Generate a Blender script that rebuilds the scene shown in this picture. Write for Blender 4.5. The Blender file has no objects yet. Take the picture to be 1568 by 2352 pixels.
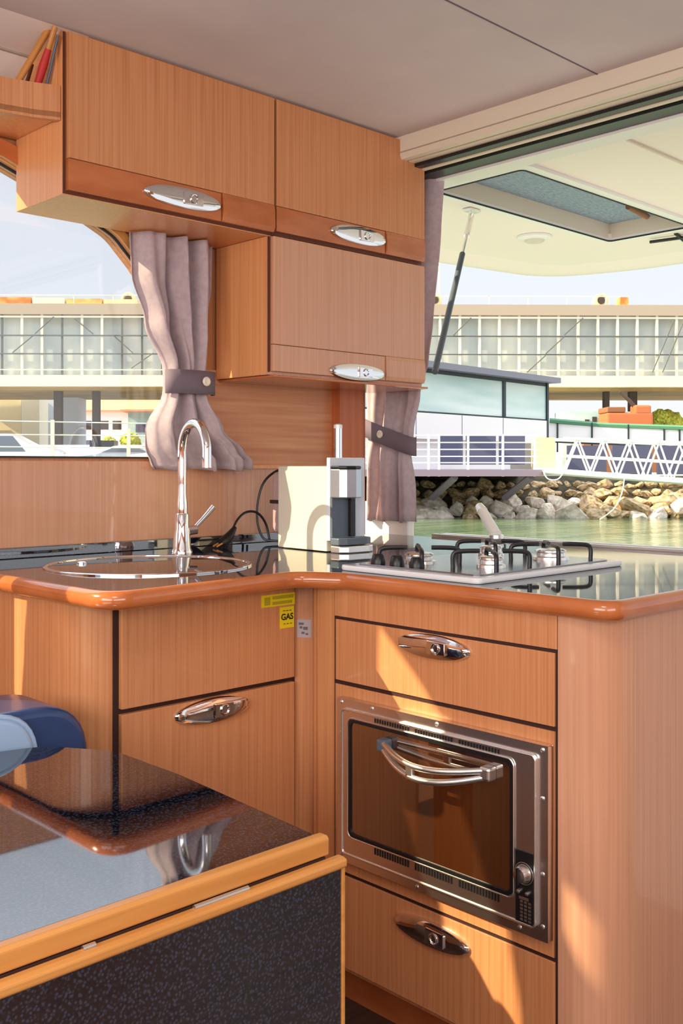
import bpy, bmesh, math, random
from mathutils import Vector, Matrix
random.seed(7)
C = bpy.context.scene.collection
PI = math.pi
# ------------------------------------------------------------------ camera, sky, sun, added fill lights, exposure
# World frame: x runs along the sink wall, y towards that wall, z up, origin at eye height (floor is z=-1.155)
YAW = math.atan2(2416, 2331)
FW = Vector((math.cos(YAW), math.sin(YAW), 0)); RT = Vector((FW.y, -FW.x, 0))
cam = bpy.data.cameras.new('camera'); camo = bpy.data.objects.new('camera', cam); C.objects.link(camo)
cam.sensor_fit = 'VERTICAL'; cam.sensor_height = 36; cam.lens = 36*2331/2352
cam.shift_x = 0; cam.shift_y = (1070-1176)/2352
cam.clip_start = .02; cam.clip_end = 500
camo.matrix_world = Matrix.Translation((0, 0, 0)) @ Matrix(((RT.x, 0, -FW.x), (RT.y, 0, -FW.y), (0, 1, 0))).to_4x4()
bpy.context.scene.camera = camo
vs = bpy.context.scene.view_settings
vs.view_transform = 'Standard'; vs.look = 'None'; vs.exposure = 0.08; vs.gamma = 1; vs.use_curve_mapping = False
wd = bpy.data.worlds.new('sky'); bpy.context.scene.world = wd; wd.use_nodes = True
nt = wd.node_tree; bg = nt.nodes['Background']
tc = nt.nodes.new('ShaderNodeTexCoord'); sp = nt.nodes.new('ShaderNodeSeparateXYZ'); rp = nt.nodes.new('ShaderNodeValToRGB')
nt.links.new(tc.outputs['Generated'], sp.inputs[0]); nt.links.new(sp.outputs['Z'], rp.inputs[0]); nt.links.new(rp.outputs[0], bg.inputs[0])
rp.color_ramp.elements[0].position = 0; rp.color_ramp.elements[0].color = (.93, .95, .97, 1)
rp.color_ramp.elements[1].position = .9; rp.color_ramp.elements[1].color = (2.6, 2.75, 3.0, 1)
e = rp.color_ramp.elements.new(.12); e.color = (.86, .90, .96, 1)
e = rp.color_ramp.elements.new(.30); e.color = (.80, .86, .95, 1)
e = rp.color_ramp.elements.new(.5); e.color = (1.6, 1.7, 1.9, 1)
bg.inputs[1].default_value = 1.0
SUN_DIR = Vector((.25, -.165, -.198)).normalized()
sl = bpy.data.lights.new('sun', 'SUN'); so = bpy.data.objects.new('sun', sl); C.objects.link(so)
sl.energy = 9.0; sl.color = (1, .84, .52); sl.angle = math.radians(.5)
so.rotation_euler = SUN_DIR.to_track_quat('-Z', 'Y').to_euler(); so.location = (-4, 5, 4)
def area(name, loc, d, sx, sy, power, col):
    l = bpy.data.lights.new(name, 'AREA'); l.shape = 'RECTANGLE'; l.size = sx; l.size_y = sy; l.energy = power; l.color = col
    o = bpy.data.objects.new(name, l); C.objects.link(o); o.location = loc
    o.rotation_euler = Vector(d).to_track_quat('-Z', 'Y').to_euler(); return o
area('starboard_fill', (-.2, -1.32, .35), (0, 1, -.05), 2.6, .8, 30, (.95, .97, 1))  # added area light brightening the cabin from behind the camera
area('forward_fill', (-1.52, .5, .35), (1, 0, -.1), 2.2, .8, 40, (1, .95, .88))  # second added fill, set just inside the unseen forward opening
area('overhead_fill', (.1, .4, .95), (0, 0, -1), .5, .5, 9, (1, .93, .84))  # added fill from above, without any fitting

# ------------------------------------------------------------------ materials
def S(r, g, b):
    f = lambda c: (c/255/12.92) if c/255 <= .04045 else ((c/255+.055)/1.055)**2.4
    return (f(r), f(g), f(b), 1)
def mat(name, col, rough=.5, metal=0, spec=.5, coat=0, trans=0, emit=None):
    m = bpy.data.materials.new(name); m.use_nodes = True; b = m.node_tree.nodes['Principled BSDF']
    b.inputs['Base Color'].default_value = col; b.inputs['Roughness'].default_value = rough; b.inputs['Metallic'].default_value = metal
    b.inputs['Specular IOR Level'].default_value = spec; b.inputs['Coat Weight'].default_value = coat; b.inputs['Coat Roughness'].default_value = .05
    b.inputs['Transmission Weight'].default_value = trans
    return m
def noise_mat(name, c1, c2, scale=(1, 1, 1), nscale=5, detail=4, rough=.5, coat=0, spec=.5, p0=.35, p1=.65, bump=0, metal=0, c3=None):
    m = mat(name, c1, rough, metal, spec, coat); t = m.node_tree; b = t.nodes['Principled BSDF']
    tc = t.nodes.new('ShaderNodeTexCoord'); mp = t.nodes.new('ShaderNodeMapping'); n = t.nodes.new('ShaderNodeTexNoise'); r = t.nodes.new('ShaderNodeValToRGB')
    mp.inputs['Scale'].default_value = scale; n.inputs['Scale'].default_value = nscale; n.inputs['Detail'].default_value = detail
    t.links.new(tc.outputs['Object'], mp.inputs[0]); t.links.new(mp.outputs[0], n.inputs['Vector']); t.links.new(n.outputs['Fac'], r.inputs[0]); t.links.new(r.outputs[0], b.inputs['Base Color'])
    r.color_ramp.elements[0].position = p0; r.color_ramp.elements[0].color = c1; r.color_ramp.elements[1].position = p1; r.color_ramp.elements[1].color = c2
    if c3:
        e = r.color_ramp.elements.new((p0+p1)/2); e.color = c3
    if bump:
        bp = t.nodes.new('ShaderNodeBump'); bp.inputs['Strength'].default_value = bump; bp.inputs['Distance'].default_value = .01
        t.links.new(n.outputs['Fac'], bp.inputs['Height']); t.links.new(bp.outputs[0], b.inputs['Normal'])
    return m
M = {}
M['wood'] = noise_mat('cherry_veneer', S(190, 122, 78), S(208, 144, 98), (110, 110, 1.6), 1.6, 7, .36, .12, .4, .3, .7, c3=S(201, 135, 89))
M['wood_sheen'] = noise_mat('cherry_veneer_window_sheen', S(198, 142, 110), S(210, 156, 124), (110, 110, 1.4), 1.6, 5, .3, .4, .4, .3, .7)  # cherry copy paled to hold window daylight and its reflection in the colour
M['wood_lit'] = noise_mat('cherry_veneer_lit', S(218, 146, 92), S(228, 160, 106), (60, 60, 1.0), 1.6, 4, .34, .15, .4)  # brighter cherry copy; window light on cabinet sides and undersides put into colour
M['wood_h'] = noise_mat('cherry_veneer_level_grain', S(184, 112, 70), S(212, 150, 106), (1.2, 20, 30), 1.8, 5, .38, .1, .4, .3, .7)
M['wood_red'] = noise_mat('red_cherry_post', S(176, 92, 48), S(188, 104, 58), (40, 40, 1), 1.5, 3, .4)
M['wood_dark'] = mat('dark_reveal', S(92, 40, 18), .5)
M['trimwood'] = noise_mat('varnished_cherry', S(176, 96, 50), S(192, 112, 64), (3, 3, 8), 3, 3, .18, .5, .5)
M['maple'] = noise_mat('honey_edging', S(192, 130, 66), S(206, 144, 78), (2, 30, 30), 2, 3, .3, .2, .4)
M['gap'] = mat('shadow_gap', S(50, 18, 8), .7)
def granite():
    m = mat('black_granite', S(22, 24, 28), .035, 0, .8, 0); t = m.node_tree; b = t.nodes['Principled BSDF']
    b.inputs['IOR'].default_value = 2.5
    tc = t.nodes.new('ShaderNodeTexCoord'); n = t.nodes.new('ShaderNodeTexVoronoi'); n.inputs['Scale'].default_value = 240; n.inputs['Randomness'].default_value = 1
    r = t.nodes.new('ShaderNodeValToRGB'); r.color_ramp.elements[0].position = .22; r.color_ramp.elements[0].color = S(52, 62, 80); r.color_ramp.elements[1].position = .50; r.color_ramp.elements[1].color = S(13, 15, 22)
    t.links.new(tc.outputs['Object'], n.inputs['Vector']); t.links.new(n.outputs['Distance'], r.inputs[0]); t.links.new(r.outputs[0], b.inputs['Base Color'])
    return m
M['granite'] = granite()
M['chrome'] = mat('chrome', (.82, .82, .84, 1), .06, 1)
M['steel'] = mat('polished_steel', (.86, .82, .80, 1), .27, 1)
M['satin'] = mat('satin_steel', (.86, .85, .82, 1), .32, 1)
M['whitesteel'] = mat('white_enamel', S(226, 226, 228), .15, 0, .6, .3)
M['tray'] = mat('dark_steel_tray', (.34, .34, .37, 1), .15, 1)
M['castiron'] = mat('black_iron', S(28, 28, 32), .4)
M['black'] = mat('black_plastic', S(22, 22, 24), .35)
M['bluechrome'] = mat('blue_grey_chrome', (.50, .56, .64, 1), .35, 1)
M['rubber'] = mat('black_rubber', S(30, 28, 28), .6)
M['cream'] = mat('cream_plastic', S(212, 204, 188), .3, 0, .4)
M['greyplastic'] = mat('pale_grey_plastic', S(206, 212, 222), .3)
M['darkgrey'] = mat('slate_plastic', S(84, 94, 106), .4)
M['curtain'] = noise_mat('mauve_curtain_cloth', S(176, 158, 162), S(186, 168, 172), (1, 1, 1), 60, 2, .8, 0, .2)
M['tie'] = mat('dark_mauve_tieback', S(112, 98, 108), .85)
M['button'] = mat('bone_button', S(228, 218, 200), .35)
M['ceiling'] = noise_mat('mauve_headliner', S(208, 196, 196), S(216, 204, 203), (1, 1, 1), 3, 4, .8, 0, .15)
M['gelcoat'] = mat('cream_gelcoat', S(244, 230, 220), .35)
M['gelwhite'] = mat('white_gelcoat', S(236, 234, 228), .3)
M['beam'] = mat('beige_beam', S(222, 208, 188), .45)
M['blackalu'] = mat('black_track', S(26, 24, 26), .35)
M['navy'] = mat('navy_leather', S(36, 60, 104), .3, 0, .6, .2)
M['blue_sheen'] = mat('window_sheen_leather', S(150, 176, 206), .28, 0, .6, .2)  # navy leather paled to carry the reflected window in its colour
M['floor'] = noise_mat('dark_floor', S(58, 40, 34), S(74, 52, 42), (4, 30, 4), 2, 3, .5)
M['blind'] = noise_mat('slate_blue_blind', S(112, 130, 146), S(146, 162, 176), (20, 90, 1), 2, 3, .6)
M['ovenglass'] = mat('smoked_oven_glass', S(66, 34, 14), .03, 0, 1.0); M['ovenglass'].node_tree.nodes['Principled BSDF'].inputs['IOR'].default_value = 2.4
M['yellow'] = mat('yellow_sticker', S(232, 206, 20), .5)
M['olive'] = mat('olive_print', S(176, 160, 30), .5)
M['greysticker'] = mat('grey_sticker', S(176, 160, 162), .5)
M['ink'] = mat('ink', S(40, 34, 10), .6)
M['greyink'] = mat('grey_ink', S(104, 90, 96), .6)
M['red'] = mat('red_cloth', S(190, 40, 40), .6)
M['oak'] = mat('ochre_pole', S(196, 128, 58), .4)
M['lid'] = mat('dark_glass_lid', S(26, 24, 26), .03, 0, .8); M['lid'].node_tree.nodes['Principled BSDF'].inputs['IOR'].default_value = 1.9
M['pinkclear'] = mat('smoky_tank', S(176, 150, 150), .12)
# outside
M['netting'] = noise_mat('grey_netting', S(176, 184, 182), S(206, 208, 198), (1, 1, .3), .6, 3, .8)
M['concrete'] = mat('cream_concrete', S(232, 222, 196), .8)
M['soffit'] = noise_mat('ochre_soffit', S(150, 128, 84), S(176, 150, 96), (1, 1, 1), .5, 3, .8)
M['roofslab'] = mat('fawn_roof_slab', S(176, 160, 140), .8)
M['polelt'] = mat('pale_scaffold_tube', S(226, 220, 200), .5)
M['poledk'] = mat('dark_scaffold_tube', S(96, 98, 94), .5)
M['pillar'] = mat('brown_pillar', S(76, 62, 54), .8)
M['rust'] = noise_mat('rusty_orange_sheet', S(214, 120, 50), S(240, 196, 110), (1, 1, 1), 1.2, 3, .8)
M['glassgreen'] = noise_mat('green_tinted_glazing', S(178, 208, 200), S(226, 238, 230), (.12, .12, .8), 1.6, 2, .08, 0, .5)
M['frame'] = mat('dark_green_frame', S(40, 54, 58), .5)
M['slate'] = mat('slate_roof', S(132, 132, 142), .7)
M['whitepaint'] = mat('white_paint', S(238, 236, 236), .5)
M['navypanel'] = mat('slate_blue_panel', S(84, 86, 112), .6)
M['deck'] = mat('mauve_deck_edge', S(146, 128, 146), .7)
M['wallgrey'] = mat('pale_rendered_wall', S(244, 240, 236), .7)
M['rock'] = noise_mat('granite_boulder', S(192, 174, 154), S(242, 230, 214), (1, 1, 1), 3, 6, .85, bump=.6)
M['rockb'] = noise_mat('weedy_boulder', S(120, 100, 56), S(214, 184, 146), (1, 1, 1), 3, 6, .85, bump=.6)
M['earth'] = noise_mat('weedy_bank', S(36, 32, 22), S(78, 66, 36), (1, 1, 1), 4, 6, .9)
M['quay'] = mat('quay_paving', S(176, 172, 164), .8)
M['green'] = mat('green_rail', S(84, 136, 100), .6)
M['orange'] = mat('orange_machine_paint', S(190, 106, 60), .5)
M['brown'] = mat('brown_brick', S(140, 92, 60), .8)
M['leaf'] = noise_mat('yellow_green_foliage', S(120, 136, 40), S(214, 208, 80), (1, 1, 1), 8, 4, .8)
M['tile'] = mat('orange_roof_tiles', S(232, 150, 110), .8)
M['sandwall'] = mat('sand_wall', S(226, 208, 164), .8)
M['paleblue'] = mat('pale_blue_cladding', S(200, 208, 222), .6)
M['carwhite'] = mat('white_car_paint', S(232, 234, 238), .2, 0, .5, .5)
M['cargrey'] = mat('silver_car_paint', S(170, 178, 186), .25, .3, .5, .5)
M['carglass'] = mat('car_glass', S(90, 100, 112), .08)
def water():
    m = noise_mat('green_harbour_water', S(84, 110, 80), S(124, 144, 104), (.3, 1, 1), 1.2, 4, .06, 0, .5)
    t = m.node_tree; b = t.nodes['Principled BSDF']
    n = t.nodes.new('ShaderNodeTexNoise'); n.inputs['Scale'].default_value = 2.6; n.inputs['Detail'].default_value = 5
    bp = t.nodes.new('ShaderNodeBump'); bp.inputs['Strength'].default_value = .5; bp.inputs['Distance'].default_value = .08
    tc = t.nodes.new('ShaderNodeTexCoord'); t.links.new(tc.outputs['Object'], n.inputs['Vector']); t.links.new(n.outputs['Fac'], bp.inputs['Height']); t.links.new(bp.outputs[0], b.inputs['Normal'])
    return m
M['water'] = water()
def pane_mat():
    m = bpy.data.materials.new('window_glass'); m.use_nodes = True; t = m.node_tree; t.nodes.clear()
    o = t.nodes.new('ShaderNodeOutputMaterial'); tr = t.nodes.new('ShaderNodeBsdfTransparent'); g = t.nodes.new('ShaderNodeBsdfGlossy'); g.inputs['Roughness'].default_value = .02
    mx = t.nodes.new('ShaderNodeMixShader'); mx.inputs[0].default_value = .06; tr.inputs[0].default_value = (.97, .98, .99, 1)
    t.links.new(tr.outputs[0], mx.inputs[1]); t.links.new(g.outputs[0], mx.inputs[2]); t.links.new(mx.outputs[0], o.inputs[0]); return m
M['pane'] = pane_mat()

# ------------------------------------------------------------------ mesh helpers
class MB:
    def __init__(s): s.bm = bmesh.new(); s.mats = []; s.cur = 0
    def m(s, mt):
        if mt not in s.mats: s.mats.append(mt)
        s.cur = s.mats.index(mt); return s
    def _f(s, vs):
        try: f = s.bm.faces.new(vs); f.material_index = s.cur; return f
        except ValueError: return None
    def box(s, x0, x1, y0, y1, z0, z1, T=None):
        v = [s.bm.verts.new((x, y, z)) for x in (x0, x1) for y in (y0, y1) for z in (z0, z1)]
        if T:
            for q in v: q.co = T @ q.co
        for f in ((0, 1, 3, 2), (4, 6, 7, 5), (0, 4, 5, 1), (2, 3, 7, 6), (0, 2, 6, 4), (1, 5, 7, 3)): s._f([v[i] for i in f])
        return s
    def prism(s, pts, f0, f1):     # pts: 2d outline, f0/f1 map 2d->3d for the two ends
        a = [s.bm.verts.new(f0(p)) for p in pts]; b = [s.bm.verts.new(f1(p)) for p in pts]; n = len(pts)
        s._f(a[::-1]); s._f(b)
        for i in range(n): s._f([a[i], a[(i+1) % n], b[(i+1) % n], b[i]])
        return s
    def pz(s, pts, z0, z1): return s.prism(pts, lambda p: (p[0], p[1], z0), lambda p: (p[0], p[1], z1))
    def py(s, pts, y0, y1): return s.prism(pts, lambda p: (p[0], y0, p[1]), lambda p: (p[0], y1, p[1]))
    def px(s, pts, x0, x1): return s.prism(pts, lambda p: (x0, p[0], p[1]), lambda p: (x1, p[0], p[1]))
    def tube(s, path, r, n=12, closed=False, cap=True):
        P = [Vector(p) for p in path]; N = len(P); R = r if isinstance(r, (list, tuple)) else [r]*N
        rings = []; prev = None
        for i in range(N):
            if closed: d = P[(i+1) % N]-P[i-1]
            else: d = P[min(i+1, N-1)]-P[max(i-1, 0)]
            d.normalize()
            if prev is None:
                u = d.orthogonal().normalized()
            else:
                u = (prev-d*prev.dot(d)); u = u.normalized() if u.length > 1e-6 else d.orthogonal().normalized()
            prev = u; w = d.cross(u)
            rings.append([s.bm.verts.new(P[i]+(u*math.cos(2*PI*k/n)+w*math.sin(2*PI*k/n))*R[i]) for k in range(n)])
        for i in range(N if closed else N-1):
            a = rings[i]; b = rings[(i+1) % N]
            for k in range(n): s._f([a[k], a[(k+1) % n], b[(k+1) % n], b[k]])
        if not closed and cap: s._f(rings[0][::-1]); s._f(rings[-1])
        return s
    def lathe(s, prof, T, n=32):    # prof (r,z)
        rings = [[s.bm.verts.new(T @ Vector((r*math.cos(2*PI*k/n), r*math.sin(2*PI*k/n), z))) for k in range(n)] for r, z in prof]
        for a, b in zip(rings, rings[1:]):
            for k in range(n): s._f([a[k], a[(k+1) % n], b[(k+1) % n], b[k]])
        s._f(rings[0][::-1]); s._f(rings[-1]); return s
    def add_mesh(s, me, T=None):
        n0 = len(s.bm.verts); f0 = len(s.bm.faces); s.bm.from_mesh(me); s.bm.verts.ensure_lookup_table(); s.bm.faces.ensure_lookup_table()
        for v in s.bm.verts[n0:]:
            if T: v.co = T @ v.co
        for f in s.bm.faces[f0:]: f.material_index = s.cur
        return s
    def build(s, name, mt=None, parent=None, bevel=0, smooth=False, seg=2):
        me = bpy.data.meshes.new(name)
        bmesh.ops.recalc_face_normals(s.bm, faces=s.bm.faces[:])
        s.bm.to_mesh(me); s.bm.free()
        for q in (s.mats if s.mats else [mt]): me.materials.append(M[q] if isinstance(q, str) else q)
        o = bpy.data.objects.new(name, me); C.objects.link(o)
        if parent is not None: o.parent = parent; o.matrix_parent_inverse = Matrix.Translation(-world_loc(parent))
        if bevel:
            b = o.modifiers.new('bevel', 'BEVEL'); b.width = bevel; b.segments = seg; b.limit_method = 'ANGLE'; b.angle_limit = math.radians(40)
        if smooth:
            for p in me.polygons: p.use_smooth = True
            me.set_sharp_from_angle(angle=math.radians(38))
        return o
def world_loc(o):
    v = Vector(o.location)
    return v
def thing(name, label, cat, loc=(0, 0, 0), group=None):
    o = bpy.data.objects.new(name, None); C.objects.link(o); o.location = loc; o.empty_display_size = .05
    o['label'] = label; o['category'] = cat
    if group: o['group'] = group
    return o
def tag(o, label=None, cat=None, group=None, kind=None):
    if label: o['label'] = label
    if cat: o['category'] = cat
    if group: o['group'] = group
    if kind: o['kind'] = kind
    return o
def struct(o): o['kind'] = 'structure'; return o
def plate(outer, holes, thick, T):
    """flat plate with holes: 2d outlines filled, extruded by thick along local z, placed by T"""
    cu = bpy.data.curves.new('tmp', 'CURVE'); cu.dimensions = '2D'; cu.fill_mode = 'BOTH'; cu.extrude = thick/2
    for pts in [outer]+list(holes):
        sp = cu.splines.new('POLY'); sp.points.add(len(pts)-1); sp.use_cyclic_u = True
        for i, p in enumerate(pts): sp.points[i].co = (p[0], p[1], 0, 1)
    o = bpy.data.objects.new('tmp', cu); C.objects.link(o); bpy.context.view_layer.update()
    me = bpy.data.meshes.new_from_object(o.evaluated_get(bpy.context.evaluated_depsgraph_get())); bpy.data.objects.remove(o)
    mb = MB(); mb.add_mesh(me, T); return mb
TY = lambda y: Matrix(((1, 0, 0, 0), (0, 0, 1, y), (0, 1, 0, 0), (0, 0, 0, 1)))    # local (x,y)->(x,z) at depth y
TX = lambda x: Matrix(((0, 0, 1, x), (1, 0, 0, 0), (0, 1, 0, 0), (0, 0, 0, 1)))    # local (x,y)->(y,z) at depth x
def text_mesh(body, size, T):
    cu = bpy.data.curves.new('tmp', 'FONT'); cu.body = body; cu.size = size; cu.align_x = 'CENTER'; cu.align_y = 'CENTER'; cu.extrude = .0002; cu.offset = size*.03
    o = bpy.data.objects.new('tmp', cu); C.objects.link(o); bpy.context.view_layer.update()
    me = bpy.data.meshes.new_from_object(o.evaluated_get(bpy.context.evaluated_depsgraph_get())); bpy.data.objects.remove(o); return me
def rrect(x0, x1, y0, y1, r, n=5):
    P = []
    for cx, cy, a in ((x1-r, y1-r, 0), (x0+r, y1-r, 90), (x0+r, y0+r, 180), (x1-r, y0+r, 270)):
        for k in range(n+1):
            t = math.radians(a+90*k/n); P.append((cx+r*math.cos(t), cy+r*math.sin(t)))
    return P
def fillet(pts, rad, n=6):
    """round the corners of a closed 2d outline; rad list per corner"""
    out = []; N = len(pts)
    for i in range(N):
        p = Vector(pts[i]); a = Vector(pts[i-1]); b = Vector(pts[(i+1) % N]); r = rad[i]
        if r <= 0: out.append(tuple(p)); continue
        u = (a-p).normalized(); v = (b-p).normalized(); ang = u.angle(v); d = min(r/math.tan(ang/2), (a-p).length*.48, (b-p).length*.48)
        for k in range(n+1):
            t = k/n; q = (p+u*d)*(1-t)**2+p*2*t*(1-t)+(p+v*d)*t*t; out.append((q.x, q.y))
    return out
def inset(pts, d):
    """offset closed CCW outline inwards by d"""
    out = []; N = len(pts)
    for i in range(N):
        a = Vector(pts[i-1]); p = Vector(pts[i]); b = Vector(pts[(i+1) % N])
        n1 = (p-a); n2 = (b-p)
        n1 = Vector((-n1.y, n1.x)).normalized() if n1.length > 1e-7 else None; n2 = Vector((-n2.y, n2.x)).normalized() if n2.length > 1e-7 else None
        n = (n1 or n2)+(n2 or n1); n.normalize(); c = max(.4, n.dot(n1 or n2)); q = p+n*(d/c); out.append((q.x, q.y))
    return out
def mat3(c0, c1, c2, loc):
    return Matrix((( c0[0], c1[0], c2[0], loc[0]), (c0[1], c1[1], c2[1], loc[1]), (c0[2], c1[2], c2[2], loc[2]), (0, 0, 0, 1)))

# ------------------------------------------------------------------ room shell
FZ = -1.155; CZ = .985; WY = 2.32
win1 = [(.66, .019), (1.64, .019), (1.66, .25), (1.60, .40), (1.49, .534), (1.42, .603), (1.28, .668), (1.10, .733), (.92, .775), (.66, .79)]
win1 = fillet(win1, [.05, .05, .1, .1, .1, .12, .2, .2, .2, .08], 4)
win2 = [(-.80, 0), (.37, 0), (.37, .84), (.007, .835), (-.14, .866), (-.242, .873), (-.33, .972), (-.80, .972)]  # unseen opening, outline cut to shape the sun patches
struct(plate([(-1.6, FZ), (2.325, FZ), (2.325, CZ), (-1.6, CZ)], [win1, win2], .06, TY(WY+.03)).build('wall_back', 'wood'))
struct(plate([(-1.4, FZ), (2.32, FZ), (2.32, CZ), (-1.4, CZ)], [rrect(-1.1, 1.9, -.05, .82, .08)], .06, TX(-1.63)).build('wall_front', 'wood'))
struct(plate([(-1.6, FZ), (2.3, FZ), (2.3, CZ), (-1.6, CZ)], [rrect(-1.4, 1.0, -.05, .82, .08)], .06, TY(-1.43)).build('wall_left', 'wood'))
struct(MB().box(-1.66, 2.5, -1.46, 2.38, FZ-.05, FZ).build('floor', 'floor'))
struct(plate([(-1.66, -1.46), (2.25, -1.46), (2.25, 2.095), (-1.66, 2.095)], [], .04, Matrix.Translation((0, 0, CZ+.02))).build('ceiling', 'ceiling'))
struct(MB().box(-1.66, 2.25, 1.388, 1.392, CZ-.0012, CZ+.001).build('trim_1', 'tie'))
# cream cove between headliner and the shelf wall
struct(MB().prism([(2.06, .99), (2.20, .952), (2.30, .868), (2.34, .868), (2.34, 1.03), (2.06, 1.03)], lambda p: (.66, p[0], p[1]), lambda p: (1.2, p[0], p[1])).build('ceiling_cove', 'gelcoat'))
struct(MB().box(-1.66, .66, 2.09, 2.36, CZ, CZ+.04).build('ceiling_edge', 'gelcoat'))
struct(MB().box(.64, .662, 2.20, 2.33, .86, CZ).build('ceiling_side', 'gelcoat'))
struct(MB().tube([(.66, 2.20, .951), (1.134, 2.20, .951)], .004, 8).build('trim_3', 'roofslab'))
def ring_tube(outl, y, r): return MB().tube([(p[0], y, p[1]) for p in outl], r, 8, closed=True)
w1 = MB().py(win1, WY+.035, WY+.039).build('window_1', 'pane'); struct(w1)
ring_tube(win1, WY+.012, .0055).build('seal', 'rubber', w1)
plate([(x, max(z, .0185)) for x, z in inset(win1, -.022)], [win1], .012, TY(WY-.004)).build('casing', 'maple', w1)
w2 = MB().py(win2, WY+.035, WY+.039).build('window_2', 'pane'); struct(w2)
ring_tube(win2, WY+.012, .0055).build('seal', 'rubber', w2)
# window head trim seen beside the cabinet, lower wainscot ledge and recessed panel with level grain
struct(MB().prism([(.45, .80), (.92, .775), (1.10, .735), (1.14, .72), (1.14, .765), (1.10, .775), (.92, .81), (.45, .83)], lambda p: (p[0], 2.295, p[1]), lambda p: (p[0], 2.318, p[1])).build('trim_4', 'trimwood'))
struct(MB().box(1.64, 2.20, 2.306, 2.318, .002, .27).build('trim_5', 'wood_h'))
struct(MB().box(1.66, 2.20, 2.294, 2.319, -.008, .002).build('trim_6', 'wood_lit'))
struct(MB().box(.40, 2.19, 2.304, 2.319, -.20, -.008).box(.40,1.66,2.304,2.319,-.008,.012).build('trim_7', 'wood_sheen'))
struct(MB().box(2.183, 2.288, 2.27, 2.32, -.222, .236).box(2.288, 2.325, 2.30, 2.32, -.222, .236).build('trim_8', 'wood_red'))
# rear header beam with the sliding door tracks
hb = struct(MB().prism([(2.235, CZ+.03), (2.235, .93), (2.24, .918), (2.262, .918), (2.262, .926), (2.272, .926), (2.272, .918), (2.44, .918), (2.44, CZ+.03)],
   lambda p: (p[0], -1.4, p[1]), lambda p: (p[0], 2.5, p[1])).build('trim_9', 'beam'))
struct(MB().box(2.232, 2.236, -1.4, 2.09, .936, .9385).build('trim_10', 'roofslab'))
struct(MB().box(2.30, 2.325, -1.4, 2.30, .908, .919).build('trim_11', 'blackalu'))
struct(MB().box(2.335, 2.350, -1.4, 2.30, .906, .919).build('trim_12', 'beam'))
struct(MB().box(2.365, 2.425, -1.4, 2.30, .902, .919).build('trim_13', 'blackalu'))
struct(MB().box(2.43, 2.50, -1.4, 2.50, .895, .925).build('trim_14', 'gelwhite'))
# rear window sill behind the peninsula and bulkhead end outside
struct(MB().box(2.42, 2.44, -1.4, 2.10, -.235, -.214).box(2.46, 2.49, -1.4, 2.10, -.25, -.214).box(2.42, 2.55, -1.4, 2.10, -.30, -.232).build('window_sill', 'satin'))
struct(MB().pz([(2.44, 2.222), (2.468, 2.215), (2.468, 2.60), (2.44, 2.60)], FZ, -.12).build('wall_right', 'gelwhite', None, .006))
struct(MB().box(2.44, 2.5, -1.4, 2.19, FZ, -.30).build('wall_rear', 'gelwhite'))

# ------------------------------------------------------------------ shared handle
def handle(parent, L, Hh, T, name='handle', label=None):
    """pointed oval chrome plate with a paddle and a ring lock; local x along the door, local y up, local z out of it"""
    n = 24; up = [(L/2*math.cos(PI*k/n), Hh/2*math.sin(PI*k/n)**.9) for k in range(n+1)]; out = up+[(x, -y) for x, y in up[-2:0:-1]]
    mb = MB(); sc = [(1, 0), (1, .004), (.95, .0085), (.8, .0105), (.5, .012)]
    rings = [[mb.bm.verts.new(T @ Vector((x*s, y*s, z))) for x, y in out] for s, z in sc]
    for a, b in zip(rings, rings[1:]):
        for k in range(len(out)): mb._f([a[k], a[(k+1) % len(out)], b[(k+1) % len(out)], b[k]])
    mb._f(rings[-1]); h = mb.build(name, 'chrome', parent, smooth=True)
    if label: h['label'] = label
    p = MB(); w = L*.13
    p.prism([(-w*.2, -Hh*.30), (w*1.7, -Hh*.26), (w*1.7, Hh*.26), (-w*.2, Hh*.30)], lambda q: T @ Vector((q[0], q[1], .010)), lambda q: T @ Vector((q[0], q[1], .0165)))
    p.build('paddle', 'chrome', h, .0015)
    r = MB(); c = w*.75
    r.tube([T @ Vector((c+Hh*.20*math.cos(2*PI*k/20), Hh*.20*math.sin(2*PI*k/20), .0175)) for k in range(20)], .0022, 8, closed=True)
    r.build('lock_ring', 'chrome', h, smooth=True)
    return h
TFY = lambda x, y, z: mat3((1, 0, 0), (0, 0, 1), (0, -1, 0), (x, y, z))       # on a face looking to -y
TFX = lambda x, y, z: mat3((0, -1, 0), (0, 0, 1), (-1, 0, 0), (x, y, z))      # on a face looking to -x

# ------------------------------------------------------------------ lower galley: sink cabinet
SY = 1.683
t = thing('lower_cabinet', 'cherry sink cabinet with rounded left end, gas sticker and one handled flap below', 'cabinet', (1.2, 2.0, FZ))
# carcass outline with rounded left end (x=.95)
car = [(.95, 2.318), (.95, 1.80)]+[(.95+.085*(1-math.cos(a)), 1.80-.117*math.sin(a)) for a in [PI/2*k/8 for k in range(1, 9)]]+[(1.474, SY), (1.50, 1.655), (1.50, 2.0), (1.50, 2.318)]
car = [(x, y) for x, y in car]
MB().pz([(x, y+.0) if i < 10 else (x, max(y, SY)) for i, (x, y) in enumerate(car)], FZ+.10, -.256).build('body', 'wood', t)
MB().box(1.0, 1.5, 1.74, 2.3, FZ, FZ+.10).build('kickboard', 'trimwood', t)
MB().box(1.022, 1.034, SY-.0015, SY, FZ+.10, -.256).box(1.034, 1.469, SY-.0015, SY, -.472, -.462).box(1.469, 1.479, SY-.0015, SY, FZ+.1, -.256).build('shadow_gap', 'gap', t)
df = MB().box(1.034, 1.469, SY-.013, SY-.0015, -.462, -.257).build('drawer_front', 'wood', t, .0015)
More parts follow.
